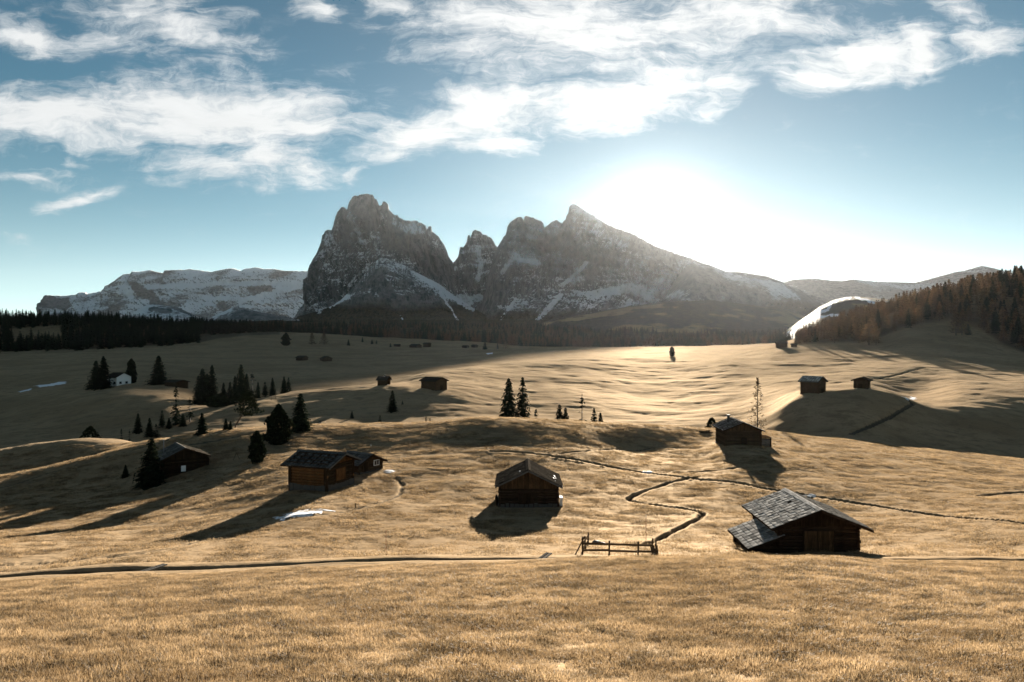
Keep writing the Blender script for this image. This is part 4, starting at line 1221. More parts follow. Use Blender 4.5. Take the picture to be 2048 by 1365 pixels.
g0 = ground_at(1170, 1112); Yf = 52.0
pts = [(1176, 1082, 58.5), (1165, 1113, 52.0), (1218, 1111, 51.6), (1276, 1110, 51.4), (1304, 1104, 52.2)]
fp = [ground_Y(px, Y) for (px, py, Y) in pts]
f = empty('wooden_fence', fp[2]); tag(f, 'grey wooden rail fence round a corner of the meadow, just behind the crest', 'fence')
o0 = Vector(fp[2])
mid = (fp[0] + fp[1]) / 2; mid.z = gz(mid.x, mid.y)
seq = [fp[0], mid, fp[1], fp[2], fp[3], fp[4]]
for k, p in enumerate(seq):
    q = MB(); a = p - o0
    h = 1.3 if k in (2, 5) else 1.05
    q.bar(a + Vector((0, 0, -.5)), a + Vector((rng.uniform(-.08, .08), 0, h)), .13, .13, n=6); q.build('post', M['fence_wood'], f)
for a, b_ in zip(seq[:-1], seq[1:]):
    for h in (.35, .82):
        q = MB(); q.bar(a - o0 + Vector((0, -.08, h + rng.uniform(-.03, .03))), b_ - o0 + Vector((0, -.08, h + rng.uniform(-.03, .03))), .06, .15); q.build('rail', M['fence_wood'], f)
q = MB(); a = fp[1] - o0
q.bar(a + Vector((-.7, -.1, -.3)), a + Vector((.15, 0, 1.3)), .1, .1, n=6); q.build('brace', M['fence_wood'], f)
q = MB(); a = fp[4] - o0
q.bar(a + Vector((.25, -.1, -.3)), a + Vector((.3, 0, 1.2)), .12, .12, n=6); q.build('post', M['fence_wood'], f)
q = MB()
for k in range(5): q.bar(a + Vector((.1 + .09 * k, -.2, -.2)), a + Vector((-.1 + .12 * k, .1, .75 + .1 * (k % 2))), .1, .1, n=5)
q.build('brushwood', M['fence_wood'], f)

stick('marker_pole', 'thin reddish marker pole before the middle hut, left of the fence', 'pole', 772, 1103, None, 1.7, .022, M['red_pole'])
stick('marker_pole', 'tall thin pole with a white tip standing in the ditch bank behind the fence', 'pole', 1292, 1082, None, 2.1, .025, M['red_pole'], cap=M['white_paint'])
stick('wooden_post', 'short dark post beside the path above the snow patch', 'post', 711, 1016, None, .5, .06, M['fence_wood'])
stick('marker_pole', 'fine reed like pole in the meadow below the crest hut', 'pole', 1449, 935, None, 1.1, .02, M['fence_wood'])
stick('lamp_post', 'white topped small post behind the small hut', 'post', 742, 905, None, 1.0, .04, M['fence_wood'], cap=M['white_paint'])
stick('pole', 'pair of thin poles on the lit ridge, the nearer one', 'pole', 543, 813, 246, 2.2, .05, M['fence_wood'])
stick('pole', 'pair of thin poles on the lit ridge, the further one', 'pole', 551, 812, 247, 2.0, .05, M['fence_wood'])
# A-shaped trestle
g = ground_at(473, 920)
t = empty('trestle', g); tag(t, 'wooden A shaped trestle beside the round stone pine', 'trestle')
for sx in (-1, 1):
    q = MB(); q.bar((sx * .55, 0, -.1), (0, 0, 1.15), .08, .08, n=5); q.build('leg', M['fence_wood'], t)
q = MB(); q.bar((0, 0, 1.1), (1.9, .3, 1.05), .08, .08, n=5); q.build('crossbar', M['fence_wood'], t)
# planks laid across the track
for (px, Y, lab) in ((1082, 47.5, 'pair of pale planks laid across the dirt track near the middle'), (292, 47.5, 'pair of pale planks laid across the dirt track, below the faint path')):
    g = ground_Y(px, Y)
    t = empty('plank_bridge', g, R(-25)); tag(t, lab, 'bridge')
    for k in (-.13, .13):
        q = MB(); q.box(k - .09, k + .09, -1.5, 1.5, .03, .09); q.build('plank', M['grey_board'], t)
# wood pile by the crest hut, low bench
g = ground_at(1412, 866)
t = empty('log_pile', g); tag(t, 'untidy pile of cut logs on the grass beside the crest hut', 'log pile')
for k in range(9):
    q = MB(); a = Vector((rng.uniform(-.9, .9), rng.uniform(-.3, .3), .12 + .16 * (k // 4))); d = Vector((rng.uniform(.4, .9), rng.uniform(-.3, .3), rng.uniform(-.02, .05)))
    q.bar(a - d, a + d, .2, .2, n=6); q.build('log', M['brown_wood'], t)
# rocks
for (px, py, s_, lab) in ((1193, 1087, .35, 'pale boulder lying behind the rail fence'), (1205, 1088, .25, 'smaller pale stone beside the boulder behind the fence')):
    g = ground_at(px, py)
    v = []; bm = bmesh.new(); bmesh.ops.create_icosphere(bm, subdivisions=2, radius=s_)
    for vv in bm.verts: vv.co *= 1 + .25 * math.sin(vv.co.x * 17 + vv.co.y * 11) * math.cos(vv.co.z * 13); vv.co.z *= .55
    me = bpy.data.meshes.new('boulder'); bm.to_mesh(me); bm.free()
    o = link('boulder', me, M['stone'], None, g + Vector((0, 0, s_ * .2))); tag(o, lab, 'stone')


# snow lying in the hollows: sheets draped on the turf
def snow_patch(label, poly, seed, thick=.05, step=.35, thr=0.0):
    w_ = ground_line(poly)
    # grid the bounding box, keep cells inside the outline eaten by noise
    lo = w_[:, :2].min(0) - .5; hi = w_[:, :2].max(0) + .5
    st = max(step * .6, (hi - lo).max() / 130)
    xs = np.arange(lo[0], hi[0], st); ysv = np.arange(lo[1], hi[1], st)
    XX, YY = np.meshgrid(xs, ysv)
    ins = np.zeros(XX.shape, bool)
    n = len(w_)
    for a in range(n):
        xa, ya = w_[a, :2]; xb_, yb_ = w_[(a + 1) % n, :2]
        cond = (ya > YY) != (yb_ > YY)
        xi = xa + (YY - ya) * (xb_ - xa) / (yb_ - ya + 1e-12)
        ins ^= cond & (XX < xi)
    d = seg_dist(XX, YY, [tuple(p) for p in w_[:, :2]] + [tuple(w_[0, :2])])
    fld = np.where(ins, d, -d) / (st * 3) + 2.4 * fbm(XX / (st * 11), YY / (st * 4), 4, seed, .6) + thr
    keep = (fld[:-1, :-1] > 0) & (fld[1:, :-1] > 0) & (fld[:-1, 1:] > 0) & (fld[1:, 1:] > 0)
    ZZ = height(XX.ravel(), YY.ravel()) + carve(XX.ravel(), YY.ravel())[0] + np.clip(fld.ravel() * .03, -.03, thick) + .02
    ii = np.arange(XX.size).reshape(XX.shape)
    q = np.stack([ii[:-1, :-1], ii[:-1, 1:], ii[1:, 1:], ii[1:, :-1]], -1)[keep]
    if len(q) == 0: return
    used, inv = np.unique(q.ravel(), return_inverse=True)
    me = mesh_np('snow_patch', np.stack([XX.ravel(), YY.ravel(), ZZ], 1)[used], inv.reshape(-1, 4), True)
    o = link('snow_patch', me, M['snow']); tag(o, label, 'snow')


snow_patch('large torn snow patch in the sunlit meadow below the plank hut', [(545, 1037), (575, 1026), (600, 1021), (640, 1019), (668, 1022), (640, 1029), (600, 1036), (560, 1041)], 3)
snow_patch('long snow streak in the dark meadow beside the white house', [(68, 772), (100, 768), (118, 764), (132, 763), (130, 768), (110, 771), (80, 775)], 4, thr=.3)
snow_patch('thin faint snow streak lowest in the dark meadow', [(38, 783), (64, 777), (62, 780), (40, 785)], 5, thr=.2)
snow_patch('bright little snow patch where the stream bends below the knoll huts', [(1812, 797), (1822, 793), (1830, 796), (1826, 800), (1815, 800)], 6, thr=.4)
snow_patch('white scrap of snow right behind the ridge of the big barn', [(1608, 993), (1622, 989), (1633, 992), (1622, 995)], 8, step=.15, thr=.4)
snow_patch('narrow snow scrap in the bend of the long ditch', [(1285, 944), (1300, 943), (1304, 946), (1290, 947)], 9, step=.2, thr=.3)
snow_patch('tiny snow scrap at the far end of the shaded meadow', [(972, 707), (985, 705), (985, 708), (974, 709)], 10, thr=.5)
snow_patch('snow scrap on the grass behind the small hut', [(766, 942), (785, 940), (790, 944), (770, 946)], 12, step=.2, thr=.3)

# ------------------------------------------------------------------ trees
nprng = np.random.default_rng(5)


class QB:
    """quads in numpy-friendly lists"""
    def __init__(s): s.v = []; s.f = []

    def quad(s, c, a, b_):
        k = len(s.v)
        s.v += [c - a - b_, c + a - b_, c + a + b_, c - a + b_]
        s.f.append((k, k + 1, k + 2, k + 3))

    def kite(s, p0, p1, wv, mid=.45):
        k = len(s.v)
        m_ = p0 + (p1 - p0) * mid
        s.v += [p0, m_ + wv, p1, m_ - wv]
        s.f.append((k, k + 1, k + 2, k + 3))

    def mesh(s, name, mat):
        me = mesh_np(name, np.array([tuple(v) for v in s.v]), np.array(s.f, dtype=np.int32))
        me.materials.append(mat)
        return me


def trunk_mesh(pts, r0, r1, mat, n=7, limbs=()):
    mb = MB()
    k = len(pts) - 1
    for i in range(k):
        ra = r0 + (r1 - r0) * i / k; rb = r0 + (r1 - r0) * (i + 1) / k
        mb.bar(pts[i], pts[i + 1], 2 * ra, 2 * ra, n=n, taper=rb / ra)
    for a, b_, r_ in limbs: mb.bar(a, b_, 2 * r_, 2 * r_, n=5, taper=.4)
    me = mb.mesh('trunk'); me.materials.append(mat)
    return me


def spruce_crown(seed, levels=30, per=12, rad=.24, start=.07, droop=.32, gap=.0, mat='spruce', sub=3):
    rg = random.Random(seed); q = QB()
    for l in range(levels):
        tt = l / (levels - 1)
        z = start + (1 - start) * (tt ** .92)
        if rg.random() < gap: continue
        r_l = rad * ((1 - tt) ** .82) * rg.uniform(.82, 1.1) + .008
        n = max(4, int(per * (1 - .5 * tt)))
        for k in range(n):
            a = 2 * math.pi * (k + rg.random()) / n
            ln = r_l * rg.uniform(.62, 1.12)
            if rg.random() < gap * .6: continue
            d = Vector((math.cos(a), math.sin(a), 0)); sd = Vector((-d.y, d.x, 0))
            z0 = z + rg.uniform(-.012, .012)
            p0 = Vector((0, 0, z0)); p1 = d * ln + Vector((0, 0, z0 - ln * droop * rg.uniform(.7, 1.4)))
            wv = sd * (ln * rg.uniform(.24, .38))
            q.kite(p0, p1, wv)
            # hanging side twigs
            for m_ in range(sub):
                f_ = rg.uniform(.35, 1.0)
                c = p0 + (p1 - p0) * f_ + sd * rg.uniform(-.2, .2) * ln
                e = c + Vector((rg.uniform(-.02, .02), rg.uniform(-.02, .02), -rg.uniform(.02, .045))) + d * rg.uniform(0, .02)
                q.kite(c + Vector((0, 0, .008)), e, sd * rg.uniform(.010, .022) + d * rg.uniform(-.01, .01))
    q.kite(Vector((0, 0, .93)), Vector((0, 0, 1.02)), Vector((.008, 0, 0)))
    q.kite(Vector((0, 0, .93)), Vector((0, 0, 1.02)), Vector((0, .008, 0)))
    return q.mesh('crown', M[mat])


def puff_crown(seed, n, shape, size, mat, hollow=.45):
    """tufts spread through a volume; shape(t) -> radius at height t in 0..1"""
    rg = random.Random(seed); q = QB()
    lob = [(rg.uniform(0, 6.28), rg.uniform(.08, .97), rg.uniform(.06, .16)) for _ in range(22)]
    for _ in range(n):
        tt = rg.random(); a = rg.uniform(0, 2 * math.pi)
        r0 = shape(tt)
        bump = 1.0
        for la, lt, lw in lob:
            dd = (math.cos(a - la) - 1) * 2.0 - ((tt - lt) / lw) ** 2
            bump += .42 * math.exp(dd * 1.6)
        r_ = r0 * bump * (hollow + (1 - hollow) * rg.random() ** .5) * .85
        if rg.random() < .14: r_ *= rg.uniform(1.05, 1.28)
        c = Vector((r_ * math.cos(a), r_ * math.sin(a), tt))
        s_ = size * rg.uniform(.6, 1.4)
        e = Vector((rg.gauss(0, 1), rg.gauss(0, 1), rg.gauss(0, 1) + .5)).normalized()
        sd = e.cross(Vector((rg.gauss(0, 1), rg.gauss(0, 1), rg.gauss(0, 1)))).normalized()
        q.kite(c - e * s_, c + e * s_, sd * s_ * .55)
    return q.mesh('crown', M[mat])


def larch_crown(seed, n=700, rad=.2, mat='larch', start=.12, fine=1.0):
    rg = random.Random(seed); q = QB()
    for _ in range(n):
        tt = rg.random() ** 1.15
        z = start + (1 - start) * tt
        r_ = rad * (1 - tt) ** .8 * (rg.random() ** .55) * (1 + .25 * math.sin(tt * 40 + seed)) + .006
        a = rg.uniform(0, 6.283)
        d = Vector((math.cos(a), math.sin(a), 0))
        c = d * r_ + Vector((0, 0, z - r_ * .15))
        e = (d * rg.uniform(.3, 1) + Vector((rg.uniform(-.4, .4), rg.uniform(-.4, .4), rg.uniform(-.2, .7)))).normalized() * rg.uniform(.02, .045) * fine
        sd = e.cross(Vector((rg.gauss(0, 1), rg.gauss(0, 1), rg.gauss(0, 1)))).normalized() * rg.uniform(.006, .014) * fine
        q.kite(c - e, c + e, sd)
    return q.mesh('crown', M[mat])


V3 = Vector
straight = [V3((0, 0, -.03)), V3((0, 0, .35)), V3((0, 0, .7)), V3((0, 0, 1.0))]
limbs_sp = [(V3((0, 0, .1 + .06 * k)), V3((math.cos(k * 2.4) * .15 * (1 - k / 16), math.sin(k * 2.4) * .15 * (1 - k / 16), .09 + .06 * k)), .004) for k in range(13)]
TR = {
    'spruce': [(trunk_mesh(straight, .018, .003, M['bark'], limbs=limbs_sp), spruce_crown(1)),
               (trunk_mesh(straight, .018, .003, M['bark'], limbs=limbs_sp), spruce_crown(2, 28, 12, .22, .05, .4)),
               (trunk_mesh(straight, .018, .003, M['bark'], limbs=limbs_sp), spruce_crown(3, 30, 11, .2, .09, .25, gap=.06))],
    'thin': [(trunk_mesh(straight, .013, .003, M['bark'], limbs=limbs_sp), spruce_crown(8, 24, 7, .15, .08, .45, gap=.12)),
             (trunk_mesh(straight, .013, .003, M['bark'], limbs=limbs_sp), spruce_crown(9, 20, 6, .13, .12, .5, gap=.3))],
    'pine': [(trunk_mesh(straight[:3], .022, .008, M['bark']), puff_crown(4, 2600, lambda u: .34 * math.sin(math.pi * min(1, .10 + u * .9) ** .8) ** .65 * (1.0 - .25 * u), .06, 'pine')),
             (trunk_mesh(straight[:3], .022, .008, M['bark']), puff_crown(5, 2500, lambda u: .30 * math.sin(math.pi * min(1, .12 + u * .88) ** .9) ** .6 * (1.0 - .3 * u), .06, 'pine'))],
    'larch': [(trunk_mesh(straight, .014, .003, M['bark'], limbs=limbs_sp), larch_crown(6)), (trunk_mesh(straight, .014, .003, M['bark'], limbs=limbs_sp), larch_crown(7, 760, .23)),
              (trunk_mesh(straight, .014, .003, M['bark'], limbs=limbs_sp), larch_crown(10, 650, .17))],
    'bare': [(trunk_mesh(straight, .011, .003, M['bark'], limbs=limbs_sp), larch_crown(12, 380, .16, 'twig', .15, .8))],
    'bush': [(trunk_mesh(straight[:2], .03, .012, M['bark']), puff_crown(14, 700, lambda u: .5 * math.sin(math.pi * min(1, .25 + u * .75)) ** .6, .07, 'pine'))],
}
NAMES = {'spruce': 'spruce_tree', 'thin': 'spruce_tree', 'pine': 'stone_pine', 'larch': 'larch_tree', 'bare': 'larch_tree', 'bush': 'bush'}
CAT = {'spruce_tree': 'spruce', 'stone_pine': 'pine tree', 'larch_tree': 'larch', 'bush': 'bush'}
AVG = {'spruce': .36, 'thin': .23, 'pine': .74, 'larch': .38, 'bare': .28, 'bush': .9}


def tree(kind, g, h, wd, label, group=None, var=0, rz=None):
    nm = NAMES[kind]
    t_ = empty(nm, g, rng.uniform(0, 6.28) if rz is None else rz)
    k = wd / (h * AVG[kind])
    t_.scale = (h * k, h * k, h)
    tag(t_, label, CAT[nm], group)
    tk, cr = TR[kind][var % len(TR[kind])]
    link('trunk', tk, (), t_); link('crown', cr, (), t_)
    return t_


def tree_at(kind, px, py_base, py_top, wpx, Y, label, group=None, var=0):
    """Y None: stand it on the ground seen at (px, py_base)"""
    g = ground_at(px, py_base) if Y is None else ground_Y(px, Y)
    Yg = g.y
    top_z = (HY - py_top) / FPX * Yg
    return tree(kind, g, max(1.0, top_z - g.z), wpx / FPX * Yg, label, group, var)


TREES = [
    ('spruce', 192, 777, 722, 34, None, 'outer one of the two black conifers merged beside the white house', 0),
    ('spruce', 207, 777, 713, 38, None, 'taller black conifer right against the end wall of the white house', 1),
    ('pine', 263, 765, 719, 23, 318, 'slim rounded black conifer behind the right end of the white house', 1),
    ('spruce', 317, 769, 712, 42, None, 'big black conifer beside the long low shed', 1),
    ('spruce', 405, 815, 738, 38, 262, 'dark spruce at the left edge of the tall ravine clump', 0),
    ('spruce', 424, 812, 731, 34, 266, 'tallest spruce of the ravine clump', 1),
    ('pine', 437, 829, 788, 40, 244, 'low broad dark pine in front of the ravine clump', 0),
    ('spruce', 396, 818, 752, 26, 258, 'outermost spruce on the shaded side of the tall ravine clump', 2),
    ('spruce', 414, 806, 748, 30, 272, 'spruce filling the gap between the two tallest of the ravine clump', 1),
    ('spruce', 447, 803, 766, 18, 275, 'short spruce in front of the tiny shed', 0),
    ('spruce', 470, 792, 752, 22, 266, 'spruce leaning on the tall pointed one behind the bright ridge', 1),
    ('spruce', 493, 790, 748, 24, 264, 'dense spruce between the tall pointed one and the ragged one', 0),
    ('spruce', 516, 790, 764, 14, 262, 'stunted spruce next to the ragged one', 1),
    ('spruce', 366, 852, 828, 16, None, 'stunted dark spruce at the foot of the narrow tall one', 1),
    ('spruce', 338, 856, 836, 12, None, 'tiny spruce between the slender and the narrow tall one', 0),
    ('thin', 352, 850, 774, 22, None, 'tall narrow spruce standing clear in the ravine', 0),
    ('thin', 380, 843, 795, 22, None, 'dim spruce just behind the narrow tall one in the ravine', 1),
    ('spruce', 324, 856, 821, 17, None, 'slender small spruce left of the narrow tall one', 2),
    ('spruce', 276, 866, 827, 20, None, 'dark small spruce at the lower left of the ravine row', 1),
    ('spruce', 299, 873, 836, 18, None, 'small spruce third in the ravine row', 0),
    ('thin', 312, 874, 848, 14, None, 'little thin spruce next to the third of the ravine row', 0),
    ('spruce', 482, 788, 730, 34, 258, 'tall pointed spruce behind the bright ridge', 0),
    ('spruce', 460, 795, 764, 20, 262, 'short spruce between the tall pointed one and the ravine clump', 1),
    ('thin', 505, 786, 743, 22, 262, 'ragged spruce right of the tall pointed one', 1),
    ('spruce', 530, 792, 764, 18, 258, 'small spruce in the dip behind the bright ridge', 2),
    ('spruce', 545, 789, 756, 15, 262, 'narrow spruce in the dip behind the bright ridge', 0),
    ('spruce', 568, 787, 753, 17, 266, 'left one of the twin spruces at the end of the dip', 1),
    ('spruce', 577, 787, 755, 16, 268, 'right one of the twin spruces at the end of the dip', 2),
    ('spruce', 404, 868, 826, 28, None, 'rounded dark pine just behind the lit crest', 1),
    ('spruce', 452, 860, 837, 13, None, 'small dark spruce on the crest, beside the leaning pine', 0),
    ('spruce', 461, 860, 842, 12, None, 'smaller twin of the dark spruce beside the leaning pine', 1),
    ('spruce', 601, 861, 788, 46, None, 'broad full spruce on the crest with branches to the ground', 0),
    ('pine', 557, 887, 811, 50, None, 'big rounded stone pine just below the crest', 0),
    ('pine', 514, 926, 864, 38, None, 'rounded stone pine beside the wooden trestle', 1),
    ('spruce', 303, 970, 878, 56, None, 'biggest spruce, full and black, in front of the dark hut', 0),
    ('spruce', 251, 954, 930, 16, None, 'tiny spruce alone left of the biggest spruce', 1),
    ('bush', 181, 876, 853, 26, 200, 'dark round bush behind the shaded mound', 0),
    ('thin', 243, 880, 858, 9, 195, 'thin little spruce behind the mound, first of two', 0),
    ('thin', 259, 880, 859, 9, 196, 'thin little spruce behind the mound, second of two', 1),
    ('spruce', 785, 823, 781, 20, None, 'single medium spruce on the shaded slope below the broad ridge hut', 0),
    ('spruce', 704, 836, 822, 9, None, 'small bushy spruce halfway along the shaded slope', 1),
    ('spruce', 760, 853, 831, 14, 195, 'small spruce poking over the crest in the shaded hollow', 2),
    ('spruce', 852, 848, 832, 9, 190, 'low spruce tips over the crest, left one', 0),
    ('spruce', 860, 848, 836, 8, 191, 'low spruce tips over the crest, right one', 1),
    ('spruce', 805, 809, 801, 5, None, 'tiny spruce right of the single medium spruce', 1),
    ('spruce', 1017, 838, 758, 56, 182, 'left one of the two tall spruces behind the central crest', 1),
    ('spruce', 1045, 838, 756, 50, 184, 'right one of the two tall spruces behind the central crest', 2),
    ('thin', 1072, 838, 819, 20, 182, 'sapling spruce at the foot of the two tall spruces', 0),
    ('spruce', 1119, 844, 810, 32, 182, 'spruce with a lower twin behind the central crest', 0),
    ('spruce', 1131, 845, 816, 32, 184, 'lower twin of the spruce behind the central crest', 1),
    ('thin', 1164, 846, 788, 26, 186, 'sparse gappy spruce with bare stem behind the central crest', 1),
    ('spruce', 1188, 846, 817, 30, 184, 'bushy young spruce right of the sparse one', 2),
    ('spruce', 1201, 847, 826, 24, 184, 'smallest young spruce right of the sparse one', 0),
    ('pine', 1344, 712, 694, 13, None, 'solitary small tree with a clear shadow on the far bright crest', 1),
    ('bare', 1515, 848, 756, 34, 186, 'tall bare larch rising behind the crest hut', 0),
    ('bush', 1424, 862, 836, 22, 168, 'hazy round bush behind the crest beside the crest hut', 0),
    ('pine', 572, 691, 666, 17, None, 'rounded tree high on the far meadow under the wooded knoll', 0),
    ('larch', 624, 690, 665, 15, None, 'first of two airy larches on the far meadow', 0),
    ('larch', 648, 690, 664, 16, None, 'second of two airy larches on the far meadow', 1),
    ('spruce', 697, 691, 679, 7, None, 'small black conifer on the far meadow, right of the airy larches', 0),
    ('spruce', 725, 684, 674, 5, None, 'tiny conifer highest on the far meadow', 1),
    ('spruce', 744, 688, 679, 6, None, 'left one of two tiny conifers on the far meadow', 0),
    ('spruce', 753, 688, 680, 5, None, 'right one of two tiny conifers on the far meadow', 2),
    ('spruce', 781, 694, 686, 5, None, 'tiny conifer beside the flat hay shed', 1),
    ('spruce', 970, 699, 684, 11, None, 'dark small conifer at the pale end of the far meadow', 0),
    ('spruce', 995, 698, 686, 6, None, 'slim small conifer at the pale end of the far meadow', 1),
    ('larch', 1011, 698, 681, 12, None, 'airy small larch at the pale end of the far meadow', 2),
    ('larch', 1738, 690, 640, 34, None, 'bushy brown larch out in front of the larch wood', 1),
    ('larch', 1752, 690, 648, 18, None, 'shorter brown larch leaning on the bushy one', 0),
    ('larch', 1912, 671, 616, 30, None, 'larch standing out on the bare slope under the wood', 2),
    ('larch', 1924, 671, 618, 22, None, 'pale larch touching the one on the bare slope', 0),
    ('spruce', 1936, 670, 648, 14, None, 'small dark conifer next to the larches on the bare slope', 0),
]
for kind, px, pb, ptp, wp, Y, lab, var in TREES:
    tree_at(kind, px, pb, ptp, wp, Y, lab, None, var)

# the wind-bent pine: crooked stem, umbrella crown
g = ground_Y(466, 150)
sc = 150 / FPX
t = empty('bent_pine', g); tag(t, 'crooked pine with bare leaning stem and flat sunlit crown', 'pine tree')
top_h = (HY - 787) / FPX * 150 - g.z
stem = [V3((0, 0, -.2)), V3((.6, 0, 2.2)), V3((1.9, .1, 4.4)), V3((2.2, 0, 6.2)), V3((2.5, .1, top_h - .6))]
lm = [(stem[2], stem[2] + V3((1.6, .3, 1.4)), .07), (stem[3], stem[3] + V3((1.9, -.3, .8)), .06), (stem[3], stem[3] + V3((-1.2, .4, 1.0)), .05), (V3((.5, 0, 1.9)), V3((2.0, .2, 2.0)), .05)]
link('trunk', trunk_mesh(stem, .2, .08, M['bark'], limbs=lm), (), t)
cr = puff_crown(31, 900, lambda u: .42 * math.sin(math.pi * min(1, .2 + u * .8)) ** .5, .055, 'pine', .3)
o = link('crown', cr, (), t, (3.2, 0, top_h - 4.6)); o.scale = (5.0, 4.6, 4.8)

# ---- woods
def wood_lowpoly(seed, kind):
    """one light tree for masses: ragged tiers and a stem in one mesh"""
    rg = random.Random(seed); q = QB()
    tiers = 9 if kind == 'spruce' else 8
    for l in range(tiers):
        tt = l / tiers
        z = .08 + .92 * tt
        r_l = (.2 if kind == 'spruce' else .19) * (1 - tt) ** .75 + .015
        n = 7
        for k in range(n):
            a = 6.283 * (k + rg.random()) / n
            ln = r_l * rg.uniform(.55, 1.15)
            d = V3((math.cos(a), math.sin(a), 0)); sd = V3((-d.y, d.x, 0))
            up = .06 if kind == 'spruce' else .12
            q.kite(V3((0, 0, z + up)), d * ln + V3((0, 0, z - ln * (.5 if kind == 'spruce' else .1))), sd * ln * .42, .6)
    q.kite(V3((0, 0, -.05)), V3((0, 0, 1.0)), V3((.02, 0, 0)))
    q.kite(V3((0, 0, -.05)), V3((0, 0, 1.0)), V3((0, .02, 0)))
    return np.array([tuple(v) for v in q.v]), np.array(q.f)


LOW = {k: [wood_lowpoly(s_, k) for s_ in (1, 2, 3)] for k in ('spruce', 'larch')}
LOWME = {}
for k in LOW:
    LOWME[k] = []
    for v, f_ in LOW[k]:
        me = mesh_np(k + '_tree', v, f_.astype(np.int32)); me.materials.append(M[k]); LOWME[k].append(me)


def wood_mass(name, spots, kind_of):
    for kind in ('spruce', 'larch'):
        vs = []; fs = []; off = 0
        for (x, y, z, h, wd, rz), kd in zip(spots, kind_of):
            if kd != kind: continue
            v, f_ = LOW[kind][int(rz * 10) % 3]
            c, s_ = math.cos(rz), math.sin(rz)
            vs.append(np.stack([(v[:, 0] * c - v[:, 1] * s_) * wd + x, (v[:, 0] * s_ + v[:, 1] * c) * wd + y, v[:, 2] * h + z], 1))
            fs.append(f_ + off); off += len(v)
        if not vs: continue
        me = mesh_np(name, np.concatenate(vs), np.concatenate(fs).astype(np.int32))
        o = link(name, me, M[kind]); tag(o, kind='stuff')


def lone(kind, x, y, z, h, wd, label, group):
    nm = kind + '_tree'
    o = link(nm, LOWME[kind][rng.randrange(3)], (), None, (x, y, z), (0, 0, rng.uniform(0, 6.28)))
    o.scale = (wd, wd, h)
    tag(o, label, CAT[nm], group)


def scatter(n, px0, px1, Y0, Y1, ok, hmin, hmax, mind):
    out = []; tries = 0
    cell = {}
    while len(out) < n and tries < n * 60:
        tries += 1
        px = px0 + (px1 - px0) * nprng.random(); Y = Y0 + (Y1 - Y0) * nprng.random()
        if not ok(px, Y): continue
        x = (px - CX) / FPX * Y
        kx, ky = int(x // mind), int(Y // mind)
        if any((a, b_) in cell and math.hypot(cell[(a, b_)][0] - x, cell[(a, b_)][1] - Y) < mind for a in (kx - 1, kx, kx + 1) for b_ in (ky - 1, ky, ky + 1)): continue
        cell[(kx, ky)] = (x, Y)
        out.append((px, Y, x, (hmin + (hmax - hmin) * nprng.random() ** 1.3) * (float(np.interp(px, [1590, 1700, 1880, 2050], [.62, .78, .95, 1.1])) if px0 == 1590 else 1.0)))
    return out


# dark spruce wood on the hill at the left
def ok_left(px, Y):
    edge = np.interp(px, [-300, 0, 100, 200, 300, 400, 440, 500, 560], [760, 770, 775, 790, 800, 815, 850, 880, 900])
    if Y < edge + 12 * math.sin(px * .11) + 8 * math.sin(px * .31): return False
    if 20 < px < 125 and 852 < Y < 900 + px * .2: return False      # clearing
    if px > 400 and Y < 870 + (px - 400) * .4: return False
    return True


sp_l = scatter(1700, -250, 560, 750, 1010, ok_left, 9.5, 18, 3.6)
sp_l.sort(key=lambda q: (q[1] + (0 if 0 <= q[0] <= 2048 else 5000)) / q[3])
zz = height([q[2] for q in sp_l], [q[1] for q in sp_l])
mass = []; kinds = []
for i, (px, Y, x, h) in enumerate(sp_l):
    if i < 215:
        fr = Y < float(np.interp(px, [-300, 0, 100, 200, 300, 400, 440, 500, 560], [760, 770, 775, 790, 800, 815, 850, 880, 900])) + 26
        lone('spruce', x, Y, zz[i] - .3, h, h * nprng.uniform(1.1, 1.6), *(('dark spruce in the lower front edge of the hill wood beyond the white house', 'front spruces of the dark hill wood') if fr else ('dark spruce deeper in the hill wood, rising behind its front trees', 'inner spruces of the dark hill wood')))
    else:
        mass.append((x, Y, zz[i] - .3, h, h * nprng.uniform(1.1, 1.6), nprng.random() * 6.28)); kinds.append('spruce')
# wood along the foot of the mountains, and on the slope behind
def ok_mid(px, Y):
    e = np.interp(px, [400, 560, 700, 950, 1010, 1060, 1500, 1600], [965, 965, 972, 985, 985, 980, 985, 900])
    return Y > e


for (n, a, b_, Ya, Yb, h0, h1, md) in ((3200, 380, 1580, 960, 1330, 10, 18, 4.5), (4200, 380, 1620, 1330, 2600, 11, 20, 8), (700, -200, 420, 1010, 1400, 10, 16, 8)):
    sp_m = scatter(n, a, b_, Ya, Yb, ok_mid if Ya < 1100 and a > 0 else (lambda p, y: True), h0, h1, md)
    zz = height([q[2] for q in sp_m], [q[1] for q in sp_m])
    for i, (px, Y, x, h) in enumerate(sp_m):
        if Y > 1330 and fbm(np.array([x / 190]), np.array([Y / 150]), 3, 61)[0] > .16: continue
        mass.append((x, Y, zz[i] - .4, h, h * nprng.uniform(1.1, 1.7), nprng.random() * 6.28))
        kinds.append('larch' if fbm(np.array([x / 90]), np.array([Y / 90]), 2, 66)[0] > .12 else 'spruce')
# larch wood on the hill at the right
def ok_right(px, Y):
    edge = np.interp(px, [1580, 1600, 1700, 1760, 1800, 1850, 1900, 1960, 2000, 2048, 2150, 2300], [515, 512, 512, 520, 528, 535, 545, 530, 500, 468, 440, 430])
    return Y > edge + 6 * math.sin(px * .13) and px > 1588


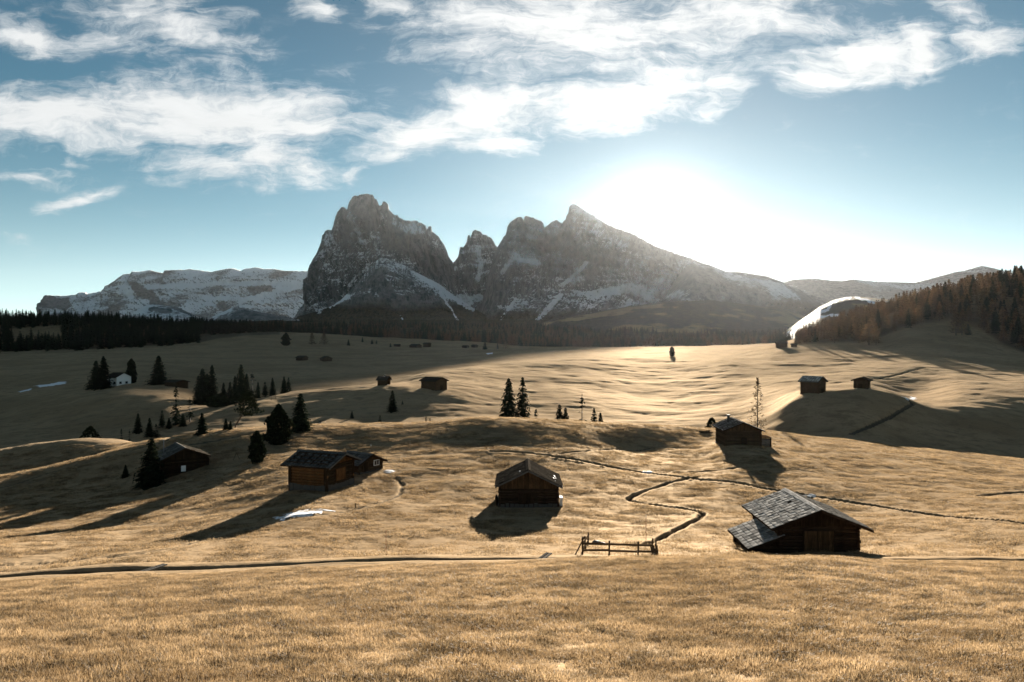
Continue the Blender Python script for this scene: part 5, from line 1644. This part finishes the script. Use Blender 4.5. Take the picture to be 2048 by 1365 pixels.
sp_r = scatter(1250, 1590, 2330, 430, 790, ok_right, 10.5, 19, 3.7)
sp_r.sort(key=lambda q: (q[1] + (0 if q[0] <= 2060 else 5000)) / q[3])
zz = height([q[2] for q in sp_r], [q[1] for q in sp_r])
for i, (px, Y, x, h) in enumerate(sp_r):
    kd = 'spruce' if (nprng.random() < .14 + .35 * (px > 1985)) else 'larch'
    fr = Y < float(np.interp(px, [1580, 1600, 1700, 1760, 1800, 1850, 1900, 1960, 2000, 2048, 2150, 2300], [515, 512, 512, 520, 528, 535, 545, 530, 500, 468, 440, 430])) + 18
    labs = ((('russet larch in the front edge of the slope wood, its trunk over bare turf', 'front larches of the slope wood') if fr else ('russet larch standing deeper in the slope wood beside the ski run', 'inner larches of the slope wood')) if kd == 'larch'
            else (('dark spruce in the front edge of the russet slope wood', 'front spruces of the slope wood') if fr else ('dark spruce standing deep among the russet larches of the slope wood', 'inner spruces of the slope wood')))
    if i < 260:
        if i < 150:
            tree(kd, V3((x, Y, zz[i] - .2)), h, h * nprng.uniform(.4, .56), labs[0], labs[1], i)
        else:
            lone(kd, x, Y, zz[i] - .2, h, h * nprng.uniform(1.1, 1.5), labs[0], labs[1])
    else:
        mass.append((x, Y, zz[i] - .3, h, h * nprng.uniform(1.1, 1.5), nprng.random() * 6.28)); kinds.append(kd)
wood_mass('forest', mass, kinds)

# ------------------------------------------------------------------ grass on the near slope
m_, t, b = new_mat('dry grass blades')
oi = t.n('ShaderNodeObjectInfo').outputs['Random']
gp = t.n('ShaderNodeNewGeometry').outputs['Position']
n1_ = t.noise(t.map(gp, scale=(.22, .45, .25)), 1.0, 5, .65)
rnd = t.n('ShaderNodeNewGeometry').outputs['Random Per Island']
c_ = t.mix(t.ss(n1_, .4, .62), (0.325, 0.228, 0.126), (0.125, 0.08, 0.04))
n2_ = t.noise(t.map(gp, scale=(.7, 1.1, .7)), 1.0, 4, .65)
c_ = t.mix(t.m('MULTIPLY', t.ss(n2_, .48, .57), .92), c_, (0.05, 0.033, 0.017))
c_ = t.mix(t.m('MULTIPLY', rnd, .4), c_, (0.36, 0.27, 0.155))
c_ = t.mix(t.ss(rnd, .86, .9), c_, (0.16, 0.10, 0.045))
t.L.new(c_, b.inputs['Base Color'])
b.inputs['Roughness'].default_value = .6
b.inputs['Specular IOR Level'].default_value = .08
tr = t.n('ShaderNodeBsdfTranslucent'); t.L.new(c_, tr.inputs[0])
mx = t.n('ShaderNodeMixShader'); mx.inputs[0].default_value = .45
t.L.new(b.outputs[0], mx.inputs[1]); t.L.new(tr.outputs[0], mx.inputs[2])
t.L.new(mx.outputs[0], t.t.nodes['Material Output'].inputs[0])
M['grass'] = m_


def tuft(seed, n=95, rad=.42, h=.16, bw=1.0):
    rg = random.Random(seed); vs = []; fs = []
    for _ in range(n):
        a = rg.uniform(0, 6.28); r_ = rad * math.sqrt(rg.random())
        p = V3((r_ * math.cos(a), r_ * math.sin(a), -.02))
        hh = h * rg.uniform(.45, 1.25)
        ln = V3((rg.gauss(.25, .45), rg.gauss(-.05, .45), 0)) * hh
        sd = V3((rg.gauss(0, 1), rg.gauss(0, 1), 0)).normalized() * rg.uniform(.004, .009) * bw
        k = len(vs)
        m__ = p + ln * .35 + V3((0, 0, hh * .6)); e = p + ln + V3((0, 0, hh * rg.uniform(.75, 1)))
        vs += [p - sd, p + sd, m__ + sd * .8, m__ - sd * .8, e]
        fs += [[k, k + 1, k + 2, k + 3], [k + 3, k + 2, k + 4]]
    me = bpy.data.meshes.new('dry_grass'); me.from_pydata([tuple(v) for v in vs], [], fs); me.update()
    me.materials.append(M['grass'])
    return me


# tufts are scattered by geometry nodes over points laid on the near slope
N = 84000
yy = 9 + (52 - 9) * nprng.random(N) ** .85
pxx = -450 + 2950 * nprng.random(N)
keepw = nprng.random(N) < (yy / 52.0) ** .75       # constant count per ground area
yy = yy[keepw]; pxx = pxx[keepw]
xx = (pxx - CX) / FPX * yy
clump = fbm(xx / 2.3, yy / 1.9, 3, 301)
big_ = fbm(xx / 7.0, yy / 4.5, 2, 305)
dens_ = sstep(clump + .6 * big_, -.75, -.05)
k_ = nprng.random(len(xx)) < .6 + .4 * dens_
xx, yy, clump, big_ = xx[k_], yy[k_], clump[k_], big_[k_]
cz, dmv, tmv, pmv = carve(xx, yy)
k_ = (tmv < .05) & (yy < 44.0)
xx, yy, clump, big_, cz = xx[k_], yy[k_], clump[k_], big_[k_], cz[k_]
zz = height(xx, yy) + cz


def grass_field(xx, yy, zz, scl, tufts):
    me = bpy.data.meshes.new('dry_grass')
    me.vertices.add(len(xx)); me.vertices.foreach_set('co', np.stack([xx, yy, zz], 1).astype(np.float32).ravel())
    a_ = me.attributes.new('scl', 'FLOAT', 'POINT'); a_.data.foreach_set('value', scl.astype(np.float32))
    go = bpy.data.objects.new('dry_grass', me); C.objects.link(go); tag(go, kind='stuff')
    tcol = bpy.data.collections.new('grass tufts')
    for me_ in tufts: tcol.objects.link(bpy.data.objects.new('dry_grass_tuft', me_))
    ng = bpy.data.node_groups.new('grass', 'GeometryNodeTree')
    ng.interface.new_socket('Geometry', in_out='INPUT', socket_type='NodeSocketGeometry')
    ng.interface.new_socket('Geometry', in_out='OUTPUT', socket_type='NodeSocketGeometry')
    N_ = ng.nodes; L_ = ng.links
    gi = N_.new('NodeGroupInput'); gq = N_.new('NodeGroupOutput')
    ci = N_.new('GeometryNodeCollectionInfo'); ci.inputs[0].default_value = tcol; ci.inputs['Separate Children'].default_value = True; ci.inputs['Reset Children'].default_value = True
    ip = N_.new('GeometryNodeInstanceOnPoints'); ip.inputs['Pick Instance'].default_value = True
    rv = N_.new('FunctionNodeRandomValue'); rv.data_type = 'FLOAT_VECTOR'
    rv.inputs[0].default_value = (-.12, -.12, 0); rv.inputs[1].default_value = (.12, .12, 6.283)
    na_ = N_.new('GeometryNodeInputNamedAttribute'); na_.data_type = 'FLOAT'; na_.inputs[0].default_value = 'scl'
    mp = N_.new('GeometryNodeMeshToPoints')
    L_.new(gi.outputs[0], mp.inputs[0]); L_.new(mp.outputs[0], ip.inputs['Points'])
    L_.new(ci.outputs[0], ip.inputs['Instance']); L_.new(rv.outputs[0], ip.inputs['Rotation']); L_.new(na_.outputs[0], ip.inputs['Scale'])
    L_.new(ip.outputs[0], gq.inputs[0])
    md = go.modifiers.new('grass', 'NODES'); md.node_group = ng


grass_field(xx, yy, zz, (.7 + .6 * sstep(clump + .5 * big_, -.4, .5)) * np.interp(yy, [34, 44], [1, .5]), [tuft(40 + s_) for s_ in range(5)])
# shorter, thinner growth on the meadow beyond the track
N = 115000
yy = 49.5 + (150 - 49.5) * nprng.random(N) ** .9
pxx = -250 + 2550 * nprng.random(N)
k_ = nprng.random(N) < (yy / 150) ** .6
yy = yy[k_]; pxx = pxx[k_]; xx = (pxx - CX) / FPX * yy
clump = fbm(xx / 4.5, yy / 2.4, 4, 321)
k_ = nprng.random(len(xx)) < sstep(clump, -.6, .15)
xx, yy, clump = xx[k_], yy[k_], clump[k_]
cz = carve(xx, yy)[0]
_, dmv, tmv, pmv = carve(xx, yy, 2.6)
k_ = (dmv < .1) & (tmv < .1) & (pmv < .5)
xx, yy, clump, cz = xx[k_], yy[k_], clump[k_], cz[k_]
grass_field(xx, yy, height(xx, yy) + cz, .5 + .8 * sstep(clump, -.3, .5), [tuft(60 + s_, 60, .75, .12, 2.0) for s_ in range(4)])
